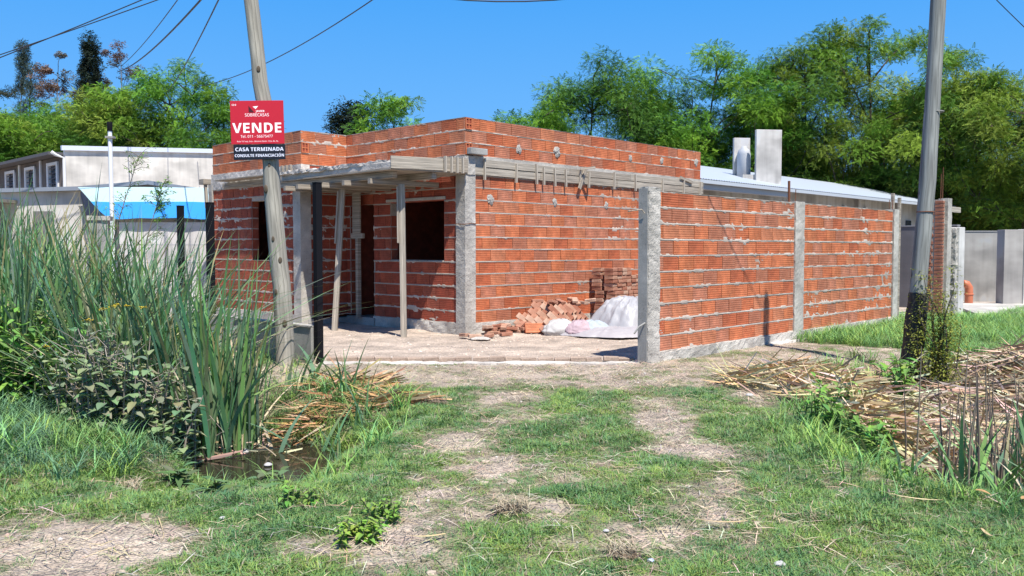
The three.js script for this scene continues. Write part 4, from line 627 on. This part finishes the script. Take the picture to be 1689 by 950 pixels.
// small stones and crumbs on the bare ground
{ R = rng(540); const list = []; for (let i = 0; i < 2600; i++) { const z = -Math.sqrt(rr(12, 250)), x = rr(-1, 1) * (-z * .6 + .2); if (bare(x, z) < .55 || R() < (inPlot(x, z) ? .85 : .4)) continue; list.push({ x, y: gh(x, z), z, ry: rr(0, 6), rx: rr(0, 3), s: rr(.006, .018) * (inPlot(x, z) ? 1.3 : 1), c: pick([[.4, .33, .27], [.32, .27, .22], [.42, .3, .24], [.5, .46, .42]]) }); } scatter('gravel', new THREE.IcosahedronGeometry(1, 0), M(1, 1, 1), list, 'small stones and crumbs of mortar on the bare earth', 'gravel'); }

{ R = rng(560); const g = new THREE.IcosahedronGeometry(1, 2), p = g.attributes.position; for (let i = 0; i < p.count; i++) { const f = .65 + .7 * fbm(p.getX(i) * 2 + 3, p.getY(i) * 2 + p.getZ(i), 7, 3); p.setXYZ(i, p.getX(i) * f, p.getY(i) * f * .6, p.getZ(i) * f); } g.computeVertexNormals(); const list = []; for (let i = 0; i < 5200; i++) { const z = -Math.sqrt(rr(12, 240)), x = rr(-1, 1) * (-z * .6 + .2), b = bare(x, z); if (b < .45 || ditchL(x, z) < .8 || (inPlot(x, z) && R() < .8)) continue; const c = inPlot(x, z) ? [.66, .53, .44] : [.40, .325, .25], k = rr(.75, 1.15); list.push({ x, y: gh(x, z), z, ry: rr(0, 6), s: rr(.006, .022) * (R() < .06 ? 1.7 : 1), c: c.map((v) => v * k) }); } scatter('earth_clods', g, M(1, 1, 1), list, 'crumbled clods of dry earth on the bare ground', 'earth'); }

// reeds
const reedTones = [[.14, .26, .13], [.17, .30, .125], [.115, .23, .13], [.195, .325, .11], [.155, .27, .16]];
function reedVariant(s, n, len, dry = .2, ml = .24) { R = rng(s); const P = [], C = [], DP = [], DC = []; for (let i = 0; i < n; i++) { const d = rr(0, 6.28), isDry = R() < dry, x = rr(-.2, .2), z = rr(-.2, .2); if (isDry) blade(DP, DC, [x, -.03, z], d, len * rr(.35, .8), rr(.011, .02), rr(.15, .8), pick(dryTones), 7, undefined, rr(0, .5), rr(-1, 1)); else blade(P, C, [x, -.03, z], d, len * rr(.55, 1.08), rr(.014, .027), R() < (ml < .2 ? .08 : .25) ? rr(.5, 1.1) : rr(.03, ml < .2 ? .22 : .4), pick(reedTones).map((v) => v * rr(.8, 1.25)), 9, R() < .2 ? [.4, .3, .13] : undefined, rr(0, ml), rr(-1.2, 1.2)); } return [bufGeo(P, C), DP.length ? bufGeo(DP, DC) : null]; }
const reedV = [reedVariant(601, 74, 2.55), reedVariant(602, 70, 2.35), reedVariant(603, 76, 2.65), reedVariant(604, 64, 2.25, .28), reedVariant(605, 70, 2.45)], reedS = [reedVariant(606, 14, .8), reedVariant(607, 12, .62)], reedN = [reedVariant(608, 58, 2.15, .14, .16), reedVariant(609, 52, 1.95, .18, .14)];
function reed(v, x, z, sc, label, group) { const t = thing('reed_clump', label, 'reeds', [x, gh(x, z), z], rr(0, 6.28), group); mesh('leaves', v[0], vLeaf, t); if (v[1]) mesh('dry_leaves', v[1], vDry, t); t.scale.set(sc, sc * rr(.92, 1.08), sc); }
R = rng(620);
{
  const lab = 'clump of tall blue-green reeds in the dense stand along the ditch', grp = 'tall reeds along the ditch';
  for (const [a, off, sc] of [[1.65, .25, .85], [1.85, -.05, .85], [2.0, .35, 1.0], [2.3, 0, 1.0], [2.5, .5, .98], [2.75, -.35, .95], [3.0, .25, 1.02], [3.3, -.1, 1.05], [3.5, .55, 1.02], [3.75, -.45, 1.0], [4.0, .2, 1.05], [4.2, .65, 1.04], [4.4, -.2, 1.08], [4.7, .3, 1.08], [4.9, -.55, 1.05], [5.1, 0, 1.1], [5.4, .5, 1.1], [5.6, -.3, 1.1], [5.9, .15, 1.12], [6.2, -.5, 1.12], [6.4, .4, 1.12], [6.8, 0, 1.15], [7.2, -.4, 1.15], [7.6, .2, 1.15], [3.2, 1.1, .8], [3.9, 1.0, .9], [5.2, 1.1, .95], [5.9, .9, 1.0], [6.6, .9, 1.05], [2.15, .75, .85], [3.1, .85, .9], [4.6, .9, .95], [1.5, .6, .75]])
    reed(pick(reedV), -2.05 - a * .718 - off * .696, -7.35 - a * .696 + off * .718, sc, lab, grp);
  for (const [x, z, s, l] of [[-2.66, -7.9, .97, 'tall reed clump leaning over the water in front of the leaning pole'], [-2.82, -7.8, .98, 'tall reed clump at the water edge beside the broad-leaved weeds'], [-2.62, -8.2, .8, 'reed clump at the head of the water behind the white litter']]) reed(reedN[(Math.abs(x * 100) | 0) % 2], x, z, s, l);
  for (const [x, z, s, l] of [[-1.98, -7.95, 1.15, 'short bright reed tuft standing in the water'], [-2.3, -9.3, 1.1, 'short reed tuft at the foot of the leaning pole'], [-1.62, -8.6, .8, 'low reed tuft beside the straw pile'], [-1.75, -8.9, .7, 'sparse reed tuft behind the straw pile'], [-1.6, -7.6, .6, 'small reed tuft on the bank of the puddle'], [-1.45, -8.05, .65, 'small reed tuft between puddle and straw pile']]) reed(reedS[Math.abs(x * 10 | 0) % 2], x, z, s, l);
  for (const [x, z, s, l] of [[3.05, -5.55, .95, 'short reed tuft growing before the dead stalks on the ditch bank'], [3.28, -5.75, 1.1, 'reed tuft among the upright dead stalks'], [3.5, -6.0, 1.2, 'reed tuft at the outer edge of the dead stalks'], [2.75, -6.2, .8, 'small reed tuft in front of the broad green weeds'], [3.2, -5.3, .8, 'reed tuft closest to the fallen brown leaves'], [3.36, -5.6, 1.25, 'taller reed tuft behind the fallen brown leaves'], [3.62, -5.9, 1.3, 'reed tuft rising above the flattened reed mat']]) reed(reedS[Math.abs(x * 10 | 0) % 2], x, z, s, l);
}
// dead stalks still standing in the right ditch
R = rng(640); for (let i = 0; i < 58; i++) { const x = rr(2.95, 3.95), z = rr(-5.5, -6.8), h = rr(.5, 1.15), m = mesh('dead_stalk', tube([[0, -.1, 0], [rr(-.02, .02), h * .5, rr(-.02, .02)], [rr(-.05, .05), h, rr(-.05, .05)]], [.0075, .0065, .003], 5), M(...pick([[.20, .15, .12], [.26, .20, .15], [.16, .12, .10]]))); m.position.set(x, gh(x, z), z); tag(m, 'thin dead reed stalk standing upright in the ditch beside the flattened reeds', 'stalk', 'dead stalks standing in the ditch'); }
// flattened dry reeds
function reedHeap(name, label, list, s, n, tones) { R = rng(s); const P = [], C = [], gs = []; for (let i = 0; i < n; i++) { const [cx, cz, rx, rz, ang, lift, sp] = pick(list), th = rr(0, 6.28), q = Math.sqrt(R()), x = cx + Math.cos(th) * q * rx, z = cz + Math.sin(th) * q * rz, L = rr(.25, .95), p = [], c = []; blade(p, c, [0, 0, 0], 0, L, rr(.007, .017), rr(-.12, .12), pick(tones).map((v) => v * rr(.8, 1.15)), 4); const g = bufGeo(p, c); g.translate(0, -L / 2, 0); g.rotateY(rr(0, 6)); g.rotateZ(Math.PI / 2 + (R() < .2 ? rr(-.9, .9) : rr(-.38, .38))); g.rotateY(ang + rr(-1, 1) * sp); g.translate(x, gh(x, z) + .02 + R() * lift * (1 - q * .7), z); gs.push(g); } const m = mesh(name, mergeGeometries(gs), vDry); tag(m, label, 'straw', null, 'stuff'); }
const strawT = [[.58, .44, .22], [.66, .53, .31], [.50, .37, .2], [.40, .3, .2], [.7, .6, .42]], strawOld = [[.50, .40, .26], [.60, .49, .33], [.38, .29, .19], [.28, .22, .16], [.68, .59, .43]];
reedHeap('dry_reed_litter', 'heap of golden dry reeds cut and laid on the ditch bank', [[3.0, -9.3, .75, .5, -.9, .3, .6], [3.25, -8.5, .55, .7, -1.25, .32, .5], [3.35, -7.7, .45, .6, -1.35, .25, .45]], 651, 1300, strawT);
reedHeap('dry_reed_litter', 'mat of grey-brown dead reeds flattened in the ditch', [[3.9, -7.6, .6, 1.0, -1.3, .25, 1.0], [4.4, -8.8, .7, 1.0, -1.3, .3, 1.0], [3.6, -6.6, .5, .7, -1.2, .2, 1.2], [5.4, -10.2, 1.0, .9, -1.2, .45, 1.0], [6.2, -10.9, .9, .6, -1.0, .4, 1.0], [4.6, -7.4, .6, .9, -1.2, .3, 1.2], [3.9, -6.0, .6, .6, -1.0, .2, 1.3]], 652, 4600, strawOld);
reedHeap('dry_reed_litter', 'orange-brown dry reeds piled beside the puddle', [[-1.75, -9.1, .42, .22, .2, .1, .5], [-1.25, -8.25, .36, .14, -.3, .1, .35], [-2.0, -8.5, .35, .2, .3, .08, .8]], 653, 420, [[.44, .25, .11], [.50, .31, .15], [.38, .22, .12], [.52, .38, .22]]);
reedHeap('dry_reed_litter', 'tangled dead stalks at the water edge under the reeds', [[-2.6, -8.1, .5, .35, .5, .12, 1.5], [-2.9, -7.9, .4, .4, .5, .25, 1.5]], 654, 420, strawOld);
// single fallen reed leaves
R = rng(660); for (const [x, z, a, L, lab] of [[2.36, -5.05, .02, .42, 'single straw-coloured reed lying flat on the lawn'], [2.7, -8.2, -.1, 1.1, 'long pale yellow reed lying across the golden heap'], [2.5, -4.45, 1.3, .28, 'short pale stalk lying near the fallen leaves'], [3.1, -4.3, -.6, .5, 'dry reed leaf lying on the lawn below the ditch bank'], [1.1, -4.6, .3, .4, 'crooked dry stalk on the bare track'], [1.35, -5.6, .5, .22, 'short dry leaf on the grassy edge of the track'], [-.45, -4.35, .6, .25, 'short dry stalk on the bare patch']]) { const P = [], C = []; blade(P, C, [0, 0, 0], 0, L, .011, .15, pick(strawT), 6); const g = bufGeo(P, C); g.translate(0, -L / 2, 0); g.rotateZ(Math.PI / 2); const m = mesh('fallen_reed', g, vDry); m.position.set(x, gh(x, z) + .035, z); m.rotation.y = a; tag(m, lab, 'dead reed'); }
// broad leaved weeds
function leafBlade(P, C, at, yaw, pitch, L, w, c) { // folded ovate leaf
  const dx = Math.cos(yaw) * Math.cos(pitch), dy = Math.sin(pitch), dz = Math.sin(yaw) * Math.cos(pitch), sx = -Math.sin(yaw), sz = Math.cos(yaw), N = 4; let pv = null;
  for (let i = 0; i <= N; i++) { const t = i / N, ww = w * Math.sin(Math.PI * Math.min(1, .08 + t * .92) ** .75), m = [at[0] + dx * L * t, at[1] + dy * L * t - .25 * L * t * t, at[2] + dz * L * t], a = [m[0] - sx * ww, m[1] + ww * .35, m[2] - sz * ww], b = [m[0] + sx * ww, m[1] + ww * .35, m[2] + sz * ww]; if (pv) { P.push(...pv.a, ...pv.m, ...m, ...pv.a, ...m, ...a, ...pv.m, ...pv.b, ...b, ...pv.m, ...b, ...m); for (let k = 0; k < 12; k++) C.push(...c); } pv = { a, b, m }; }
}
function weed(name, label, cat, at, o, group) { R = rng(o.seed); const t = thing(name, label, cat, [at[0], gh(at[0], at[1]), at[1]], 0, group), P = [], C = [], st = [];
  for (let k = 0; k < o.stems; k++) { const a = rr(0, 6.28), lean = rr(.05, o.lean ?? .35), h = o.h * rr(.6, 1.05), bx0 = rr(-1, 1) * o.r, bz0 = rr(-1, 1) * o.r, top = [bx0 + Math.cos(a) * lean * h, h, bz0 + Math.sin(a) * lean * h]; st.push(tube([[bx0, -.05, bz0], [bx0 + Math.cos(a) * lean * h * .3, h * .5, bz0 + Math.sin(a) * lean * h * .3], top], [.009, .007, .003], 4, false)); const n = o.leaves; for (let i = 0; i < n; i++) { const f = lerp(o.from ?? .1, 1, (i + R()) / n), q = f * f; leafBlade(P, C, [bx0 + Math.cos(a) * lean * h * q, h * f, bz0 + Math.sin(a) * lean * h * q], i * 2.4 + rr(-.5, .5), rr(-.3, .6), o.L * rr(.6, 1.15), o.w * rr(.7, 1.15), pick(o.tones).map((v) => v * rr(.8, 1.2))); } }
  mesh('stems', merge(st), M(...(o.stem ?? [.1, .13, .05])), t); mesh('leaves', bufGeo(P, C), vLeaf, t); return t; }
const wT = [[.18, .34, .06], [.22, .37, .065], [.145, .29, .06]], wG = [[.24, .31, .16], [.29, .35, .2], [.18, .27, .13]];
[[-5.35, -9.1], [-5.0, -8.95], [-4.75, -9.15], [-5.6, -9.5], [-4.9, -9.4], [-4.6, -8.8], [-5.2, -8.7], [-4.4, -8.4], [-4.15, -8.5], [-4.7, -8.3], [-4.95, -8.35], [-4.3, -8.15], [-5.5, -8.9]].forEach((p, i) => weed('tall_weed', 'tall leafy bright green weed growing in front of the reeds', 'weed', p, { seed: 701 + i, stems: 9, h: i < 5 ? 1.2 : .92, r: .2, leaves: 17, L: .17, w: .028, tones: wT }, 'tall leafy weeds before the reeds'));
[[-3.8, -7.65], [-3.5, -7.4], [-3.2, -7.3], [-3.65, -7.9], [-3.35, -7.7], [-3.0, -7.4], [-3.95, -7.9], [-3.15, -7.75], [-3.5, -7.2], [-3.2, -7.1], [-2.95, -7.2]].forEach((p, i) => weed('climbing_weed', 'broad-leaved grey-green bindweed scrambling over dead stalks', 'weed', p, { seed: 721 + i, stems: 9, h: i > 7 ? .6 : .98, r: .24, lean: .4, leaves: 13, L: .115, w: .042, tones: wG, stem: [.24, .2, .17] }, 'bindweed beside the ditch'));
// dead twigs tangled in the bindweed
{ R = rng(740); const gs = []; for (let i = 0; i < 150; i++) { const x = rr(-3.75, -2.95), z = rr(-7.15, -7.8), h = rr(.1, .75), a = rr(0, 6.28), l = rr(.15, .5); gs.push(tube([[x, gh(x, z) + h, z], [x + Math.cos(a) * l * .5, gh(x, z) + h + rr(-.05, .15), z + Math.sin(a) * l * .3], [x + Math.cos(a) * l, gh(x, z) + h + rr(-.15, .2), z + Math.sin(a) * l * .6]], [.004, .0035, .002], 4, false)); } const m = mesh('dead_twigs', merge(gs), M(.30, .26, .23)); tag(m, 'tangle of grey dead twigs inside the bindweed', 'twigs', null, 'stuff'); }
[[-3.5, .98, -7.35], [-3.42, 1.0, -7.35], [-3.36, 1.02, -7.3], [-3.3, 1.01, -7.35], [-3.12, 1.0, -7.25], [-3.68, .88, -7.45], [-4.3, .6, -7.9]].forEach((p, i) => { R = rng(760 + i); const t = thing('yellow_flower', 'small yellow flower head above the bindweed', 'flower', p, 0, 'yellow flowers on the weeds'); const P = [], C = []; for (let k = 0; k < 16; k++) leafBlade(P, C, [rr(-.03, .03), rr(-.01, .01), rr(-.02, .02)], k * .9, .4, .024, .007, [.62, .46, .02]); mesh('petals', bufGeo(P, C), vDry, t); mesh('stem', tube([[0, 0, 0], [rr(-.05, .05), -.5, .02]], .004, 4), M(.1, .14, .05), t); });
// low weeds on the lawn and right bank
weed('rosette_weed', 'low bright green leafy weed spreading on the bare patch of the driveway', 'weed', [-.8, -4.4], { seed: 781, stems: 26, h: .1, r: .1, lean: .8, leaves: 9, L: .055, w: .012, tones: [[.24, .4, .06], [.28, .43, .07]] });
weed('rosette_weed', 'smaller bright green weed beside the spreading one', 'weed', [-.72, -4.75], { seed: 782, stems: 16, h: .11, r: .09, lean: .8, leaves: 8, L: .05, w: .011, tones: [[.22, .38, .06], [.2, .35, .06]] });
weed('rosette_weed', 'small green weed at the edge of the lawn near the puddle', 'weed', [-1.25, -5.0], { seed: 783, stems: 14, h: .12, r: .1, lean: .7, leaves: 8, L: .06, w: .013, tones: wT });
[[2.72, -7.0], [2.85, -6.75], [2.62, -7.3], [3.1, -7.15], [2.95, -6.4], [3.05, -8.0]].forEach((p, i) => weed('bank_weed', 'leafy green weed growing out of the ditch bank below the golden reeds', 'weed', p, { seed: 791 + i, stems: 9, h: .3, r: .12, lean: .5, leaves: 8, L: .12, w: .022, tones: wT }, 'leafy weeds on the ditch bank'));
[[4.35, -9.6], [4.5, -9.9], [4.2, -9.35]].forEach((p, i) => weed('bank_weed', 'broad-leaved green weed at the foot of the pale utility pole', 'weed', p, { seed: 801 + i, stems: 7, h: .55, r: .1, lean: .4, leaves: 8, L: .16, w: .032, tones: wT }, 'broad weeds at the pole foot'));
[[-2.05, -5.75], [-1.85, -5.6], [-1.6, -5.5], [-1.75, -6.2], [-2.4, -6.1]].forEach((p, i) => weed('dock_weed', 'low broad-leaved weed on the near bank of the puddle', 'weed', p, { seed: 811 + i, stems: 6, h: .13, r: .08, lean: .9, leaves: 6, L: .13, w: .03, tones: [[.13, .2, .09], [.11, .18, .06]] }, 'broad weeds by the puddle'));
// thorny bush at the pale pole
{ R = rng(820); const t = thing('thorny_bush', 'scrawny thorny bush with tiny yellow-green leaves beside the pale utility pole', 'bush', [5.08, -.32, -10.35]); const wood = [], P = [], C = []; for (let k = 0; k < 16; k++) { let p = V3(rr(-.12, .18), 0, rr(-.1, .15)), d = V3(rr(-.25, .3), 1.2, rr(-.2, .2)).normalize(); const pts = [p.clone()], n = 8, st = rr(.1, .2); for (let i = 0; i < n; i++) { d.add(V3(rr(-.3, .3) - p.x * .35, rr(-.1, .3), rr(-.3, .3) - p.z * .35)).normalize(); p = p.clone().addScaledVector(d, st); pts.push(p); if (i > 0) for (let j = 0; j < 40; j++) { const o = rr(0, .15), a = rr(0, 6.28); leafBlade(P, C, [p.x + Math.cos(a) * o, p.y + rr(-.07, .07), p.z + Math.sin(a) * o], rr(0, 6.28), rr(-.5, .5), rr(.025, .05), .009, pick([[.26, .29, .04], [.21, .26, .04], [.31, .32, .05]])); } } wood.push(tube(pts, pts.map((_, i) => lerp(k < 3 ? .024 : .013, .004, i / n)), 5, false)); } mesh('branches', merge(wood), M(.10, .08, .07), t); mesh('leaves', bufGeo(P, C), vLeaf, t); }
// saplings beyond the reeds
for (const [b, tp, s, l] of [[[-6.3, 0, -13], [-5.65, 2.9, -13.1], 831, 'thin bare sapling with feathery twigs in front of the white mast'], [[-5.75, 0, -13], [-5.25, 2.48, -13], 832, 'thin leafy sapling in front of the blue tarpaulin']]) { R = rng(s); const t = thing('sapling', l, 'sapling', b), wood = [], P = [], C = []; const A = V3(0, 0, 0), B = V3(tp[0] - b[0], tp[1], tp[2] - b[2]), M1 = A.clone().lerp(B, .5).add(V3(-.08, .1, 0)), cv = new THREE.CatmullRomCurve3([A, M1, B]); wood.push(tube(Array.from({ length: 9 }, (_, i) => cv.getPoint(i / 8)), Array.from({ length: 9 }, (_, i) => lerp(.016, .004, i / 8)), 5, false)); for (let k = 0; k < 26; k++) { const f = rr(.55, 1), p = cv.getPoint(f), a = rr(0, 6.28), q = p.clone().add(V3(Math.cos(a) * .2, rr(.02, .16), Math.sin(a) * .2)); wood.push(tube([p, p.clone().lerp(q, .5).add(V3(0, .03, 0)), q], [.005, .004, .002], 4, false)); for (let i = 0; i < (s === 832 ? 26 : 9); i++) { const w = p.clone().lerp(q, rr(.2, 1.15)); leafBlade(P, C, [w.x + rr(-.03, .03), w.y + rr(-.03, .03), w.z], rr(0, 6.28), rr(-.4, .4), .05, .011, pick(G1).map((v) => v * 1.15)); } } mesh('stem', merge(wood), M(.22, .18, .14), t); mesh('leaves', bufGeo(P, C), vLeaf, t); }

// ---------------------------------------------------------------- litter
{
  const bottle = (x, z, turn, label) => { const t = thing('plastic_bottle', label, 'bottle', [x, gh(x, z) + .07, z], turn); const g = new THREE.LatheGeometry([[0, 0], [.04, 0], [.045, .02], [.045, .15], [.04, .18], [.015, .22], [.015, .25]].map(([a, b]) => new THREE.Vector2(a, b)), 16); g.rotateZ(Math.PI / 2); mesh('body', g, M(.45, .5, .55, { roughness: .2 }), t); const l = new THREE.CylinderGeometry(.0465, .0465, .06, 16, 1, true); l.rotateZ(Math.PI / 2); l.translate(-.09, 0, 0); mesh('label_band', l, M(.1, .12, .16), t); };
  bottle(4.62, -9.45, .6, 'empty plastic bottle with a dark label lying at the pole foot'); bottle(4.42, -9.5, 2.0, 'second empty bottle half hidden by weeds near the pole foot');
  sack('litter_scrap', 'crumpled white plastic scrap at the water edge under the reeds', 'litter', [-2.5, gh(-2.5, -7.95) + .04, -7.95], .07, .07, .06, sackMat, 21, 1.6);
  sack('litter_scrap', 'white lid floating on the puddle', 'litter', [-2.12, -.385, -7.4], .035, .02, .035, sackMat, 22, .2);
  for (const [x, z, s, k, l] of [[.5, -4.5, .03, 23, 'tiny white scrap on the lawn beside the bare track'], [1.28, -4.05, .05, 24, 'white plastic scrap on the near lawn'], [.68, -4.15, .035, 25, 'pale blue crumpled wrapper near the dry root clump'], [2.42, -8.7, .07, 26, 'grey plastic scrap stuck in the golden reeds'], [-1.62, -4.75, .035, 27, 'flat white bottle cap in the grass before the puddle'], [2.6, -5.9, .05, 28, 'white scrap on the ditch bank under the weeds'], [-.85, -8.3, .06, 29, 'white scrap hanging on the root clump beside the straw pile'], [3.0, -5.75, .05, 30, 'white scrap between the dead stalks and the lawn']]) sack('litter_scrap', l, 'litter', [x, gh(x, z) + .012, z], s * .55, s * .28, s * .4, k === 25 ? M(.45, .55, .72, { roughness: .5 }) : sackMat, k, 2.4);
  const clod = (x, z, r, label, s) => { R = rng(s); const t = thing('root_clump', label, 'root clump', [x, gh(x, z), z]); const P = [], C = []; for (let i = 0; i < 170; i++) blade(P, C, [rr(-r, r) * .7, rr(-.01, r * .35), rr(-r, r) * .45], rr(0, 6.28), rr(.04, .11), .0025, rr(.8, 2), pick(dryTones).map((v) => v * .85), 3); mesh('roots', bufGeo(P, C), vDry, t); const g = new THREE.IcosahedronGeometry(r * .6, 2), p = g.attributes.position; for (let i = 0; i < p.count; i++) { const f = .7 + .6 * fbm(p.getX(i) * 20 + s, p.getY(i) * 20 + p.getZ(i) * 9, s, 3); p.setXYZ(i, p.getX(i) * f * 1.3, p.getY(i) * f * .45, p.getZ(i) * f * .8); } g.computeVertexNormals(); mesh('clod', uvm(g), M(.24, .18, .13, { map: TX.soil }), t); };
  clod(0, -4.85, .13, 'dry root clump lying on the bare track', 851); clod(.56, -4.2, .12, 'long dry root clump on the near lawn beside the blue wrapper', 852); clod(-.75, -8.2, .18, 'dry root clump on the bank beside the straw pile', 853); clod(-2.6, -5.75, .16, 'dry earthy clump on the left lawn', 854);
  const lf = (x, z, a, label) => { const P = [], C = []; leafBlade(P, C, [0, 0, 0], 0, .15, .1, .022, [.40, .24, .11]); const m = mesh('fallen_leaf', bufGeo(P, C), vDry); m.position.set(x, gh(x, z) + .05, z); m.rotation.y = a; tag(m, label, 'dead leaf'); }; lf(3.0, -5.0, .4, 'curled brown dead leaf on the ditch bank'); lf(3.05, -4.75, 2.2, 'second brown dead leaf in front of the curled one'); lf(2.8, -5.15, -.8, 'dead leaf beside the curled brown one, next to the reed tufts');
}
renderer.render(scene, camera);
